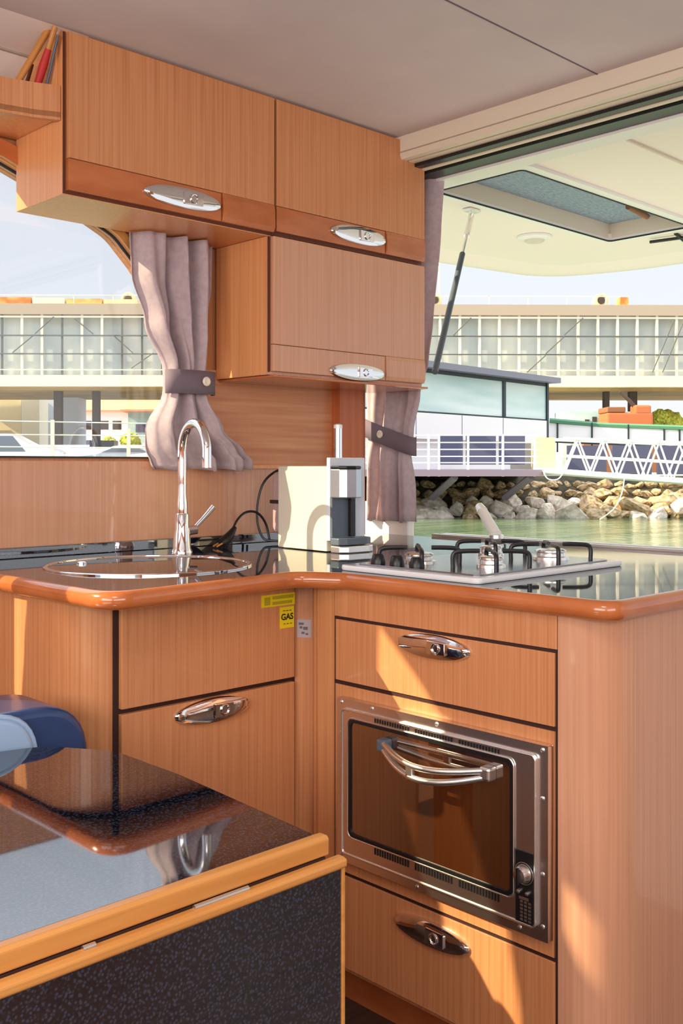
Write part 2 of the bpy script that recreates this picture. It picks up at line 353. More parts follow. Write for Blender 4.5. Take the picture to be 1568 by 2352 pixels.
dd = MB().box(1.034, 1.469, SY-.013, SY-.0015, -1.04, -.472).build('door', 'wood', t, .0015)
handle(dd, .19, .05, TFY(1.247, SY-.013, -.497), label='dark chrome oval handle with ring lock')
# corner post
MB().pz([(1.479, SY-.001), (1.506, 1.648), (1.52, 1.66), (1.52, 1.72), (1.479, 1.72)], FZ+.1, -.256).build('corner_post', 'wood', t)
st = MB().m('yellow').box(1.374, 1.468, SY-.0142, SY-.0128, -.302, -.276).m('olive').box(1.382, 1.398, SY-.0148, SY-.014, -.298, -.281).box(1.404, 1.464, SY-.0148, SY-.014, -.287, -.280).box(1.404, 1.460, SY-.0148, SY-.014, -.2985, -.292)
st.build('sticker', None, df)['label'] = 'long yellow printed sticker strip'
gs = MB().m('yellow').box(1.426, 1.466, SY-.0142, SY-.0128, -.352, -.306)
gs.m('ink').add_mesh(text_mesh('GAS', .0185, None), TFY(1.446, SY-.0146, -.328))
for k in range(3): gs.box(1.434+k*.009, 1.440+k*.009, SY-.0148, SY-.014, -.3150, -.3135)
for k in range(3): gs.box(1.436+k*.009, 1.441+k*.009, SY-.0148, SY-.014, -.3435, -.342)
gs.build('gas_sticker', None, df)['label'] = 'square yellow GAS sticker'
# grey sticker on the corner post (post face runs (1.479,1.682)-(1.506,1.648))
a = Vector((1.479, 1.682, 0)); b_ = Vector((1.506, 1.648, 0)); u = (b_-a).normalized(); nrm = Vector((u.y, -u.x, 0))
TP = mat3(u, (0, 0, 1), nrm, (a+b_)/2+nrm*.0006)
g = MB().m('greysticker').box(-.016, .016, -.020, .020, 0, .0006, Matrix.Translation((0, 0, -.358)) @ Matrix.Identity(4) if False else mat3(u, (0, 0, 1), nrm, (a+b_)/2+nrm*.0004+Vector((0, 0, -.358))))
TQ = mat3(u, (0, 0, 1), nrm, (a+b_)/2+nrm*.0012+Vector((0, 0, -.358)))
g.m('greyink')
for (x0, x1, y0, y1) in ((-.012, -.001, .008, .013), (-.010, -.004, .000, .005), (-.002, .008, -.003, .004), (-.006, .001, -.012, -.007), (.003, .009, -.014, -.010)): g.box(x0, x1, y0, y1, 0, .0004, TQ)
g.build('sticker', None, t)['label'] = 'small grey printed sticker'

# ------------------------------------------------------------------ lower galley: oven cabinet (peninsula)
OX = 1.474
t = thing('lower_cabinet', 'cherry peninsula cabinet with rounded corner holding the oven between two drawers', 'cabinet', (1.9, 1.3, FZ))
rc = [(OX+.10*(1-math.cos(a)), .985-.085*math.sin(a)) for a in [PI/2*k/10 for k in range(0, 11)]]   # rounded front corner
# body: hollow where the oven sits
body = MB()
body.box(OX+.006, 2.40, .96, 1.02, FZ+.10, -.256).box(OX+.006, 2.40, 1.505, 1.62, FZ+.1, -.256)
body.box(OX+.006, 2.40, 1.02, 1.505, FZ+.10, -.83).box(OX+.006, 2.40, 1.02, 1.505, -.47, -.256).box(2.0, 2.40, 1.02, 1.505, -.83, -.47)
body.build('body', 'wood', t)
MB().pz([(OX, .994)]+rc[1:]+[(2.40, .90), (2.40, .994)], FZ, -.256).build('end_panel', 'wood_sheen', t, smooth=True)
MB().pz([(OX, 1.550), (OX, 1.602), (1.502, 1.648), (1.56, 1.66), (1.56, 1.550)], FZ+.1, -.256).build('stile', 'wood', t)
MB().box(OX, OX+.006, .996, 1.548, -.315, -.256).build('top_rail', 'wood', t)
MB().box(OX+.002, OX+.006, .9945, 1.0, -1.045, -.315).box(OX+.002, OX+.006, 1.544, 1.5505, -1.045, -.315).box(OX+.001, OX+.006, .996, 1.55, -.3215, -.315).box(OX+.001, OX+.006, .996, 1.55, -.4565, -.4485).box(OX+.001, OX+.006, .996, 1.55, -.853, -.845).build('shadow_gap', 'gap', t)
MB().box(1.54, 2.38, .99, 1.62, FZ, FZ+.10).build('kickboard', 'trimwood', t)
dr = MB().box(OX-.002, OX+.0055, 1.0, 1.544, -.4485, -.3215).build('drawer', 'wood', t, .0012)
handle(dr, .182, .046, TFX(OX-.002, 1.272, -.345), label='dark chrome oval handle with ring lock')
fp = plate([(1.0, -.845), (1.544, -.845), (1.544, -.4565), (1.0, -.4565)], [[(1.03, -.80), (1.49, -.80), (1.49, -.50), (1.03, -.50)]], .0075, TX(OX+.00175)).build('oven_surround', 'wood', t)
dw = MB().box(OX-.002, OX+.0055, 1.0, 1.544, -1.045, -.853).build('drawer', 'wood', t, .0012)
handle(dw, .187, .048, TFX(OX-.002, 1.277, -.894), label='bronze tinted chrome oval handle with ring lock')

# ------------------------------------------------------------------ built in oven
t = thing('oven', 'built-in steel oven with smoked glass door and curved handle in the peninsula', 'oven', (OX, 1.26, -.815))
X0 = 1.452
plate([(1.001, -.815), (1.521, -.815), (1.521, -.479), (1.001, -.479)], [rrect(1.022, 1.503, -.796, -.497, .006)], .014, TX(OX-.012)).build('frame', 'steel', t, .002)
plate(rrect(1.022, 1.503, -.796, -.497, .008), [rrect(1.072, 1.478, -.752, -.518, .012)], .016, TX(OX-.016)).build('door', 'steel', t, .002)
plate(rrect(1.070, 1.480, -.7545, -.5155, .013), [rrect(1.0755, 1.4745, -.7485, -.5215, .011)], .003, TX(OX-.0255)).build('gasket', 'black', t)
MB().tube([(OX-.0245, p[0], p[1]) for p in rrect(1.024, 1.501, -.794, -.499, .008)], .0022, 8, closed=True).build('bright_trim', 'satin', t, smooth=True)
MB().tube([(OX-.0262, p[0], p[1]) for p in rrect(1.0675, 1.4825, -.757, -.513, .014)], .0016, 8, closed=True).build('bright_trim', 'satin', t, smooth=True)
MB().px(rrect(1.075, 1.475, -.7485, -.5215, .011), OX-.0238, OX-.016).build('glass', 'ovenglass', t)
MB().box(OX-.02, OX+.3, 1.03, 1.49, -.79, -.50).build('casing', 'black', t)
for z0, nm in ((-.506, 'top'), (-.766, 'low')):
    for seg in range(3):
        v = MB()
        for k in range(14):
            y = 1.10+seg*.108+k*.0068 if True else 0
            v.box(OX-.0252, OX-.0238, y, y+.0034, z0-(.0045 if nm == 'top' else .007), z0+(.0045 if nm == 'top' else .007)-.001)
        v.build('vent_slots', 'black', t)
v = MB()
for y, z in ((1.012, -.487), (1.012, -.57), (1.012, -.70), (1.012, -.79), (1.508, -.487), (1.508, -.55), (1.508, -.62), (1.508, -.70), (1.508, -.80), (1.06, -.806), (1.25, -.486), (1.42, -.486), (1.30, -.807)):
    q = MB(); q.lathe([(.0042, 0), (.004, .0012), (.002, .0022)], TFX(OX-.019, y, z), 10); q.build('screw', 'satin', t, smooth=True)
cp = MB().box(OX-.0262, OX-.0238, 1.027, 1.064, -.792, -.668).build('control_panel', 'black', t, .0008)
cp['label'] = 'dark control panel with dial and printed grid'
kb = MB(); kb.lathe([(.0165, 0), (.0165, .003), (.014, .008), (.012, .016), (.006, .017)], TFX(OX-.026, 1.0455, -.706), 24); kb.build('knob', 'steel', cp, smooth=True)
kr = MB(); kr.tube([TFX(OX-.027, 1.0455, -.706) @ Vector((.019*math.cos(2*PI*k/20), .019*math.sin(2*PI*k/20), 0)) for k in range(20)], .0008, 6, closed=True); kr.build('dial_ring', 'satin', cp)
MB().box(OX-.048, OX-.043, 1.0435, 1.0475, -.720, -.692).build('pointer', 'black', cp)
for y in (1.055, 1.037): MB().lathe([(.004, 0), (.0035, .005), (.001, .006)], TFX(OX-.026, y, -.738), 12).build('push_button', 'satin', cp, smooth=True)
for r_ in range(6):
    for c_ in range(3): MB().box(OX-.0268, OX-.0261, 1.031+c_*.0085, 1.0365+c_*.0085, -.7885+r_*.0062, -.7845+r_*.0062).build('key', 'satin', cp)
MB().box(OX-.0268, OX-.0261, 1.036, 1.056, -.752, -.747).build('badge', 'satin', cp)
# crescent handle: bowed double bar with end pieces and a bridge
hy0, hy1, hz = 1.372, 1.118, -.545
def bow(f, out, zz): return Vector((OX-.026-.012-out*math.sin(PI*f), hy0+(hy1-hy0)*f, zz-.014*math.sin(PI*f)))
hd = MB()
hd.tube([bow(k/24, .040, hz+.004) for k in range(25)], .006, 10)
hd.tube([bow(k/24, .040, hz-.008)+Vector((0, 0, -.010*math.sin(PI*k/24))) for k in range(25)], .006, 10)
hdo = hd.build('handle', 'satin', t, smooth=True)
for yy, nm in ((hy0, 0), (hy1, 1)):
    MB().box(OX-.046, OX-.022, yy-.012, yy+.012, hz-.014, hz+.011).build('handle_end', 'darkgrey' if nm == 0 else 'satin', hdo, .005, seg=3)
m_ = bow(.42, .040, hz); MB().box(m_.x-.005, m_.x+.004, m_.y-.008, m_.y+.008, hz-.036, hz-.007).build('handle_bridge', 'satin', hdo, .002)

# ------------------------------------------------------------------ worktop
outer = [(.925, 2.318), (.925, 1.545), (1.435, 1.600), (1.452, 1.545), (1.452, .872), (2.405, .872), (2.405, 2.268), (2.24, 2.268), (2.24, 2.303), (1.2, 2.303)]
outer = [(.925, 2.303), (.925, 1.54), (1.40, 1.592), (1.452, 1.50), (1.452, .872), (2.405, .872), (2.405, 2.268), (2.18, 2.268), (2.18, 2.303)]
wo = fillet(outer, [0, .07, .05, .05, .05, 0, 0, 0, 0], 8)
wi = [(.941, 2.303), (.941, 1.557), (1.412, 1.609), (1.469, 1.51), (1.469, .889), (2.404, .889), (2.404, 2.268), (2.18, 2.268), (2.18, 2.303)]
wi = fillet(wi, [0, .06, .055, .055, .04, 0, 0, 0, 0], 8)
t = thing('worktop', 'L-shaped black granite worktop with rounded varnished cherry edging', 'worktop', (1.9, 1.8, -.256))
zt = -.222
HOBC = [(1.52, 1.20), (2.04, 1.20), (2.04, 1.52), (1.52, 1.52)]
MB().pz(wi, -.250, zt).build('granite_top', 'granite', t)
# edging: half-round lipping swept round the front
prof = []
n = len(wi); idx = [i for i, p in enumerate(wo)]
ed = MB(); K = 8
first, last = 0, 1
path_i = list(range(1, 1+9*4+1))   # fillet points of the four rounded corners
pathp = [wo[0]]+[wo[i] for i in path_i[:-1]]+[wo[37]]
inn = [wi[0]]+[wi[i] for i in path_i[:-1]]+[wi[37]]
rings = []
for po, pi in zip(pathp, inn):
    po = Vector(po); pi = Vector(pi); d = (po-pi); L = d.length; d.normalize(); ring = []
    ring.append((pi.x, pi.y, zt+.0005))
    for k in range(K+1):
        a = PI/2-PI*k/K; ring.append((pi.x+d.x*(L-.014+.014*math.cos(a)), pi.y+d.y*(L-.014+.014*math.cos(a)), zt-.0165+.017*math.sin(a)))
    ring.append((pi.x, pi.y, zt-.0335))
    rings.append([ed.bm.verts.new(q) for q in ring])
for a, b in zip(rings, rings[1:]):
    for k in range(len(a)): ed._f([a[k], a[(k+1) % len(a)], b[(k+1) % len(a)], b[k]])
ed._f(rings[0]); ed._f(rings[-1][::-1])
ed.build('edging', 'trimwood', t, smooth=True)
MB().box(.40+.541, 2.182, 2.286, 2.304, zt, -.196).build('upstand', 'granite', t, .002)
MB().pz([(.925, 2.303), (.925, 2.25), (.40, 2.25), (.40, 2.303)], -.250, zt).build('window_ledge', 'granite', t)

# ------------------------------------------------------------------ sink with a flush lid, tap
sx, sy_, sr = 1.262, 1.925, .228
t = thing('sink', 'round sink with chrome rim and flush dark glass lid', 'sink', (sx, sy_, zt))
r_ = MB(); T0 = Matrix.Translation((sx, sy_, zt))
prof = [(sr, .0003), (sr, .003), (sr-.002, .0042), (sr-.006, .0046), (sr-.011, .0035), (sr-.012, .0003)]
rg = [[r_.bm.verts.new(T0 @ Vector((r*math.cos(2*PI*k/64), r*math.sin(2*PI*k/64), z))) for k in range(64)] for r, z in prof]
for a, b in zip(rg, rg[1:]):
    for k in range(64): r_._f([a[k], a[(k+1) % 64], b[(k+1) % 64], b[k]])
r_.build('rim', 'chrome', t, smooth=True)
MB().lathe([(sr-.012, .0003), (sr-.012, .0018), (sr-.018, .0022)], T0, 64).build('lid', 'lid', t, smooth=True)
MB().lathe([(.012, .0022), (.012, .006), (.009, .008)], Matrix.Translation((sx-.10, sy_+.12, zt)), 16).build('lid_knob', 'chrome', t, smooth=True)
fx_, fy_ = 1.508, 2.15
t = thing('tap', 'tall chrome gooseneck mixer tap behind the round sink', 'tap', (fx_, fy_, zt))
TF = Matrix.Translation((fx_, fy_, zt))
MB().lathe([(.027, 0), (.027, .004), (.0235, .012), (.021, .05), (.0185, .06), (.0185, .098), (.0165, .101)], TF, 28).build('body', 'chrome', t, smooth=True)
sd = Vector((-.10, -.995, 0)); P = [Vector((fx_, fy_, zt+.098))]+[Vector((fx_, fy_, zt+.098+.16*k/6)) for k in range(1, 7)]
R_ = .062; top = zt+.258
for k in range(1, 17):
    a = PI*1.02*k/16; P.append(Vector((fx_, fy_, top))+sd*(R_-R_*math.cos(a))+Vector((0, 0, R_*1.15*math.sin(a))))
e_ = P[-1]; P += [e_+Vector((0, 0, -.018)), e_+Vector((0, 0, -.036))]
MB().tube(P, [.0145]*2+[.0115]*(len(P)-2), 16).build('spout', 'chrome', t, smooth=True)
MB().tube([(fx_+.012, fy_, zt+.055), (fx_+.040, fy_-.008, zt+.058)], [.013, .012], 14).build('lever_hub', 'chrome', t, smooth=True)
MB().tube([(fx_+.034, fy_-.006, zt+.062), (fx_+.060, fy_-.012, zt+.088), (fx_+.086, fy_-.018, zt+.116)], [.0055, .006, .0075], 10).build('lever', 'chrome', t, smooth=True)

# ------------------------------------------------------------------ coffee machine, pole, cables
t = thing('coffee_machine', 'cream slim capsule coffee machine standing by the hob, sunlit side', 'coffee machine', (1.84, 1.98, zt))
phi = math.radians(-3); RZ = Matrix.Translation((1.780, 1.900, zt)) @ Matrix.Rotation(phi, 4, 'Z')
MB().box(0, .118, .0, .205, .002, .221, RZ).build('housing', 'cream', t, .003)
MB().box(-.001, .120, -.014, -.0005, .03, .243, RZ).build('front_panel', 'greyplastic', t, .002)
def rot(mb): 
    for v in mb.bm.verts: v.co = RZ @ v.co
    return mb
hdp = [(.0, -.0145), (.0, -.05), (.012, -.066), (.036, -.074), (.060, -.066), (.072, -.05), (.072, -.0145)]
rot(MB().pz(hdp, .140, .214)).build('brew_head', 'bluechrome', t, .003)
rot(MB().pz([(x*1.02-.0005, y*.98) for x, y in hdp], .214, .222)).build('head_cap', 'black', t, .003)
rot(MB().box(.0, .054, -.022, -.0145, .040, .140)).build('backplate', 'darkgrey', t)
rot(MB().box(.054, .070, -.034, -.0145, .040, .140)).build('side_rib', 'black', t, .002)
rot(MB().pz([(.0, -.0145), (.0, -.050), (.02, -.064), (.09, -.064), (.116, -.050), (.118, -.0145)], .0, .018)).build('drip_tray', 'steel', t, .003)
rot(MB().pz([(.0, -.0145), (.0, -.046), (.02, -.058), (.088, -.058), (.112, -.046), (.112, -.0145)], .020, .038)).build('drip_grid', 'darkgrey', t, .003)
rot(MB().box(.02, .100, .208, .262, .035, .205)).build('water_tank', 'pinkclear', t, .012, seg=3)
rot(MB().box(.016, .104, .2065, .265, .118, .128)).build('tank_band', 'black', t, .002)
t = thing('roll_holder', 'upright chrome pole on a round base behind the coffee machine', 'stand', (1.98, 2.04, zt))
MB().lathe([(.062, 0), (.062, .010), (.058, .014), (.02, .016)], Matrix.Translation((1.985, 2.04, zt)), 36).build('base', 'satin', t, smooth=True)
MB().tube([(1.955, 2.04, zt+.015), (1.955, 2.04, .104)], .0115, 16).build('pole', 'chrome', t, smooth=True)
MB().lathe([(.0125, 0), (.0125, .010), (.008, .013)], Matrix.Translation((1.955, 2.04, .104)), 16).build('pole_cap', 'whitesteel', t, smooth=True)
def smooth_path(pts, n=8):
    P = [Vector(p) for p in pts]; out = []
    for i in range(len(P)-1):
        p0 = P[max(i-1, 0)]; p1 = P[i]; p2 = P[i+1]; p3 = P[min(i+2, len(P)-1)]
        for k in range(n):
            t = k/n; out.append(.5*((2*p1)+(-p0+p2)*t+(2*p0-5*p1+4*p2-p3)*t*t+(-p0+3*p1-3*p2+p3)*t**3))
    return out+[P[-1]]
cb = MB().tube(smooth_path([(1.90, 2.16, -.015), (1.875, 2.20, -.012), (1.855, 2.24, -.045), (1.84, 2.25, -.10), (1.838, 2.25, -.16), (1.850, 2.24, -.205), (1.865, 2.22, -.213), (1.885, 2.19, -.214)]), .0035, 8).build('power_cable', 'black', smooth=True)
tag(cb, 'black cable looping up behind the cream coffee machine', 'cable')
t = thing('extension_plug', 'black plug on an arched lead lying beside the tap', 'plug', (1.70, 2.21, zt))
MB().tube(smooth_path([(1.72, 2.22, -.185), (1.75, 2.23, -.150), (1.79, 2.24, -.130), (1.83, 2.24, -.134), (1.86, 2.24, -.165), (1.870, 2.235, -.212)]), .0035, 8).build('lead', 'black', t, smooth=True)
MB().tube([(1.735, 2.222, -.170), (1.715, 2.218, -.190), (1.69, 2.212, -.206), (1.675, 2.21, -.210)], [.006, .012, .015, .012], 10).build('plug_body', 'black', t, smooth=True)
for dy in (-.008, .008): MB().tube([(1.677, 2.21+dy, -.210), (1.655, 2.206+dy, -.217)], .0024, 8).build('pin', 'maple', t)

# ------------------------------------------------------------------ gas hob
t = thing('hob', 'white-rimmed gas hob with black pan supports on the peninsula', 'hob', (1.78, 1.36, zt))
hx0, hx1, hy0_, hy1_ = 1.497, 2.015, 1.185, 1.56
MB().pz(rrect(hx0, hx1, hy0_, hy1_, .015), zt, zt+.012).build('rim', 'whitesteel', t, .004)
MB().pz(rrect(hx0+.03, hx1-.02, hy0_+.022, hy1_-.02, .02), zt+.0121, zt+.0145).build('tray', 'tray', t, .001)
def burner(x, y, r):
    b = MB().lathe([(r, 0), (r*.98, .006), (r*.80, .008), (r*.78, .015), (r*.74, .017)], Matrix.Translation((x, y, zt+.0146)), 28).build('burner', 'satin', t, smooth=True)
    MB().lathe([(r*.86, 0), (r*.86, .003), (r*.70, .006)], Matrix.Translation((x, y, zt+.0318)), 28).build('burner_cap', 'steel', b, smooth=True)
def grate(x, y, w, n, a0=0):
    """pan support: arched legs meeting over a burner"""
    for k in range(n):
        a = a0+2*PI*k/n; d = Vector((math.cos(a), math.sin(a), 0)); c = Vector((x, y, zt+.0))
        MB().tube(smooth_path([c+d*w+Vector((0, 0, .0146)), c+d*w+Vector((0, 0, .038)), c+d*(w-.008)+Vector((0, 0, .046)), c+d*(w*.62)+Vector((0, 0, .048)), c+d*(w*.30)+Vector((0, 0, .048))], 5), .0048, 8).build('pan_support', 'castiron', t, smooth=True)
for x, y, r, w in ((1.62, 1.44, .036, .085), (1.66, 1.28, .030, .078), (1.88, 1.45, .030, .078), (1.90, 1.30, .040, .088)):
    burner(x, y, r); grate(x, y, w, 4, PI/4)
for k, x in enumerate((1.545, 1.60, 1.655)):
    MB().lathe([(.016, 0), (.016, .004), (.0125, .018), (.010, .020)], Matrix.Translation((1.556, 1.50-k*.055, zt+.0146)), 20).build('knob', 'black', t, smooth=True)
tp = thing('winch_handle', 'white tubular handle slanting up behind the hob', 'handle', (2.40, 1.83, -.21))
MB().tube([(2.41, 1.84, -.205), (2.45, 1.925, -.135)], [.017, .015], 14).build('grip', 'gelwhite', tp, smooth=True)
MB().lathe([(.022, 0), (.022, .010), (.018, .012)], Matrix.Translation((2.41, 1.84, -.214)), 18).build('foot', 'satin', tp, smooth=True)
MB().tube([(2.448, 1.921, -.138), (2.458, 1.942, -.122)], [.017, .012], 14).build('end_cap', 'satin', tp, smooth=True)

# ------------------------------------------------------------------ wall cabinets
UY = 2.08
def door_set(t, x0, x1, z0, z1, zs, xs, wood, strip, hx, hz, hL, hH, hlabel):
    d = MB().box(x0, x1, UY-.016, UY-.001, zs, z1).build('door', wood, t, .002)
    MB().prism([(UY-.001, zs), (UY-.016, zs), (UY-.019, zs-.012), (UY-.020, z0+.012), (UY-.014, z0), (UY-.001, z0)], lambda p: (xs+.003, p[0], p[1]), lambda p: (x1, p[0], p[1])).build('finger_rail', strip, d, .0015)
    MB().box(x0, xs, UY-.014, UY-.001, z0, zs-.001).build('handle_rail', strip, d, .001)
    handle(d, hL, hH, TFY(hx, UY-.0145, hz), label=hlabel)
    return d
t = thing('wall_cabinet', 'large top left cherry cabinet with orange lower rail and oval handle', 'cabinet', (1.44, 2.2, .618))
MB().box(1.134, 1.748, UY, 2.304, .612, CZ-.003).build('body', 'wood_lit', t, .001)
MB().box(1.1345, 1.1405, UY-.003, UY, .614, .978).box(1.14, 1.748, UY-.002, UY, .614, .621).box(1.7445, 1.7480, UY-.004, UY, .614, .98).build('shadow_gap', 'wood_dark', t)
door_set(t, 1.1425, 1.7445, .621, .977, .693, 1.570, 'wood', 'trimwood', 1.452, .657, .228, .052, 'bright chrome oval handle')
t = thing('wall_cabinet', 'top right cherry cabinet beside the rear curtain with oval handle', 'cabinet', (2.05, 2.2, .618))
MB().box(1.7485, 2.348, UY, 2.304, .618, CZ-.003).build('body', 'wood', t, .001)
MB().box(1.7485, 1.7535, UY-.004, UY, .618, .98).box(1.75, 2.346, UY-.002, UY, .6185, .6255).build('shadow_gap', 'wood_dark', t)
door_set(t, 1.7535, 2.346, .6255, .977, .693, 2.172, 'wood', 'trimwood', 2.060, .661, .222, .052, 'bright chrome oval handle')
t = thing('wall_cabinet', 'lower cherry cabinet hanging under the top right one, over the coffee machine', 'cabinet', (2.04, 2.2, .243))
MB().box(1.733, 2.348, UY, 2.304, .243, .6115).build('body', 'wood_sheen', t, .001)
MB().box(1.733, 1.7395, UY-.003, UY, .250, .611).build('shadow_gap', 'wood_dark', t)
MB().box(1.732, 1.7325, UY+.004, 2.303, .244, .611).build('side_panel', 'wood_lit', t)
d = door_set(t, 1.742, 2.346, .2525, .6115, .324, 2.172, 'wood_sheen', 'wood_sheen', 2.055, .268, .220, .048, 'bright chrome oval handle')
MB().box(1.74, 2.36, UY-.018, 2.304, .236, .2425).build('bottom_lip', 'trimwood', t, .002)

# curved open shelf on the left
t = thing('wall_shelf', 'open cherry wall shelf with curved front rim left of the top cabinets', 'shelf', (.8, 2.2, .79))
fr = [(1.132, 2.085), (1.08, 2.108), (1.02, 2.124), (.95, 2.133), (.80, 2.136), (.40, 2.136)]
bk = [(x, y+.016) for x, y in fr]
MB().pz([(1.1325, 2.303)]+fr+[(.40, 2.303)], .785, .797).build('board', 'wood_lit', t)
MB().pz(fr+bk[::-1], .779, .857).build('rim', 'wood', t, smooth=True)
MB().px([(2.10, .797), (2.30, .797), (2.298, .868), (2.20, .95), (2.10, .975)], 1.1275, 1.1335).build('end_panel', 'wood_lit', t)
def rod(name, p0, p1, r, mt, label, cat):
    return tag(MB().tube([p0, p1], r, 10).build(name, mt, smooth=True), label, cat)
rod('wooden_stick', (1.030, 2.158, .80), (1.112, 2.103, .982), .0075, 'oak', 'ochre wooden stick leaning farthest left on the open shelf', 'stick')
fl = thing('rolled_flag', 'red rolled flag on a wooden staff leaning at the cabinet end of the shelf', 'flag', (1.13, 2.19, .8))
MB().tube([(1.095, 2.165, .80), (1.112, 2.072, .980)], .0062, 10).build('staff', 'oak', fl, smooth=True)
MB().tube([(1.098, 2.147, .835), (1.1015, 2.130, .868), (1.105, 2.111, .905), (1.108, 2.095, .935)], [.006, .0085, .0095, .007], 10).build('cloth', 'red', fl, smooth=True)
rod('umbrella_stick', (1.070, 2.165, .798), (1.108, 2.172, .922), .0042, 'wood_dark', 'short dark stick with black knob standing between ochre stick and red flag', 'stick')
rod('thin_rod', (1.116, 2.15, .8), (1.121, 2.075, .965), .003, 'darkgrey', 'thin grey rod leaning against the cabinet end beside the red flag', 'rod')

# ------------------------------------------------------------------ curtains
def curtain(edges, mapf, nf, amp, name, parent, nu=90, nv=40, tiez=None, ph=0.0, mt='curtain'):
    """edges: list (z, left, right) from top down; mapf(s, depth, z)"""
    mb = MB(); zs = [e[0] for e in edges]; grid = []
    for j in range(nv+1):
        z = zs[0]+(zs[-1]-zs[0])*j/nv
        for i in range(len(edges)-1):
            if edges[i][0] >= z >= edges[i+1][0]-1e-9:
                t = (edges[i][0]-z)/max(1e-6, edges[i][0]-edges[i+1][0]); t = t*t*(3-2*t)
                l = edges[i][1]*(1-t)+edges[i+1][1]*t; r = edges[i][2]*(1-t)+edges[i+1][2]*t; break
        a = amp
        if tiez is not None: a = amp*min(1, .45+abs(z-tiez)*4.5)
        row = []
        for k in range(nu+1):
            u = k/nu; uu = u+.03*math.sin(u*9+z*3)
            dp = a*(math.sin(2*PI*nf*uu+ph+.5*math.sin(z*5+u*4))+.35*math.sin(2*PI*nf*2.3*uu+z*6+ph))
            row.append(mb.bm.verts.new(mapf(l+(r-l)*u+.15*a*math.cos(2*PI*nf*uu+ph), dp, z+.004*math.sin(2*PI*nf*uu)*(j == nv))))
        grid.append(row)
    for j in range(nv):
        for k in range(nu): mb._f([grid[j][k], grid[j][k+1], grid[j+1][k+1], grid[j+1][k]])
    o = mb.build(name, mt, parent, smooth=True); s = o.modifiers.new('thickness', 'SOLIDIFY'); s.thickness = .0015; return o
def tieback(outline3, btn, nrmv, parent, mt='tie'):
    return None
CY = 2.235
t = thing('curtain', 'mauve curtain tied back at the side window above the tap', 'curtain', (1.62, CY, .0))
cz1 = [(.608, 1.432, 1.70), (.50, 1.435, 1.70), (.38, 1.475, 1.68), (.257, 1.531, 1.668), (.19, 1.531, 1.675), (.10, 1.485, 1.735), (.045, 1.482, 1.80), (.012, 1.495, 1.835), (-.012, 1.505, 1.83)]
curtain(cz1, lambda s, d, z: (s, CY+.02+d, z), 3.4, .028, 'cloth', t, tiez=.22, ph=.6)
# tie band wraps round the gathered cloth
def band(x0, x1, y, z0, z1, b, parent):
    mb = MB(); n = 24; rg = []
    for k in range(n+1):
        u = k/n; a = PI*(1-u); x = (x0+x1)/2+(x1-x0)/2*math.cos(a); yy = y-b*math.sin(a)**.6
        rg.append([mb.bm.verts.new((x, yy, z)) for z in (z0, (z0+z1)/2, z1)])
    for a, b2 in zip(rg, rg[1:]):
        for k in range(2): mb._f([a[k], a[k+1], b2[k+1], b2[k]])
    o = mb.build('tieback', 'tie', parent, smooth=True); s = o.modifiers.new('thickness', 'SOLIDIFY'); s.thickness = .003; return o
tb = band(1.528, 1.680, CY+.02, .192, .255, .042, t)
MB().lathe([(.0125, 0), (.0125, .003), (.009, .005), (.006, .0035)], TFY(1.628, CY-.026, .226), 20).build('button', 'button', tb, smooth=True)
t = thing('curtain', 'mauve curtain tied back at the open rear window beside the wall cabinets', 'curtain', (2.42, 2.28, -.18))
cz2 = [(.93, 2.075, 2.43), (.75, 2.085, 2.43), (.45, 2.10, 2.43), (.33, 2.113, 2.42), (.236, 2.150, 2.41), (.11, 2.185, 2.405), (.03, 2.205, 2.41), (-.09, 2.195, 2.41), (-.182, 2.190, 2.41)]
curtain(cz2, lambda s, d, z: (2.425+d, s, z), 3.0, .020, 'cloth', t, tiez=.10, ph=2.2)
mb = MB(); rg = []
for k in range(25):
    u = k/24; a = PI*(1-u); s_ = 2.29+.122*math.cos(a); xx = 2.425-.036*math.sin(a)**.5; zc = .088+.036*(math.cos(a)*-1*-1)*1.0
    zc = .10+(s_-2.29)*.32; rg.append([mb.bm.verts.new((xx, s_, zc+dz)) for dz in (-.030, 0, .030)])
for a, b2 in zip(rg, rg[1:]):
    for k in range(2): mb._f([a[k], a[k+1], b2[k+1], b2[k]])
tb = mb.build('tieback', 'tie', t, smooth=True); s = tb.modifiers.new('thickness', 'SOLIDIFY'); s.thickness = .003
MB().lathe([(.0125, 0), (.0125, .003), (.009, .005), (.006, .0035)], TFX(2.384, 2.290, .103), 20).build('button', 'button', tb, smooth=True)
# unseen curtains further forward, added and cut to shape the cabinet sun patches
for nm, ed_, lab, yc in (('a', [(.90, .125, .50), (.631, .136, .50), (.603, .092, .50), (.427, -.093, .50), (.418, -.129, .50), (.40, -.13, .50), (.33, -.13, .315), (.24, -.14, .33), (.12, -.15, .346), (-.01, -.17, .36)], 'added mauve curtain shaping the sun at the aft edge of the forward side window', 2.298),
                    ('b', [(.975, -.66, -.20), (.93, -.66, -.17), (.915, -.503, -.15), (.76, -.503, -.117), (.74, -.66, -.14), (.602, -.66, -.314), (.458, -.66, -.358), (-.01, -.66, -.40)], 'added mauve curtain shaping the sun in the middle of the forward side window', 2.284),
                    ('c', [(.975, -.84, -.60), (-.01, -.84, -.60)], 'added mauve curtain shaping the sun at the forward edge of the forward side window', 2.270)):
    t = thing('curtain', lab, 'curtain', ((ed_[0][1]+ed_[0][2])/2, 2.29, 0))
    curtain(ed_, lambda s, d, z: (s, yc+d, z), 5, .006, 'cloth', t)

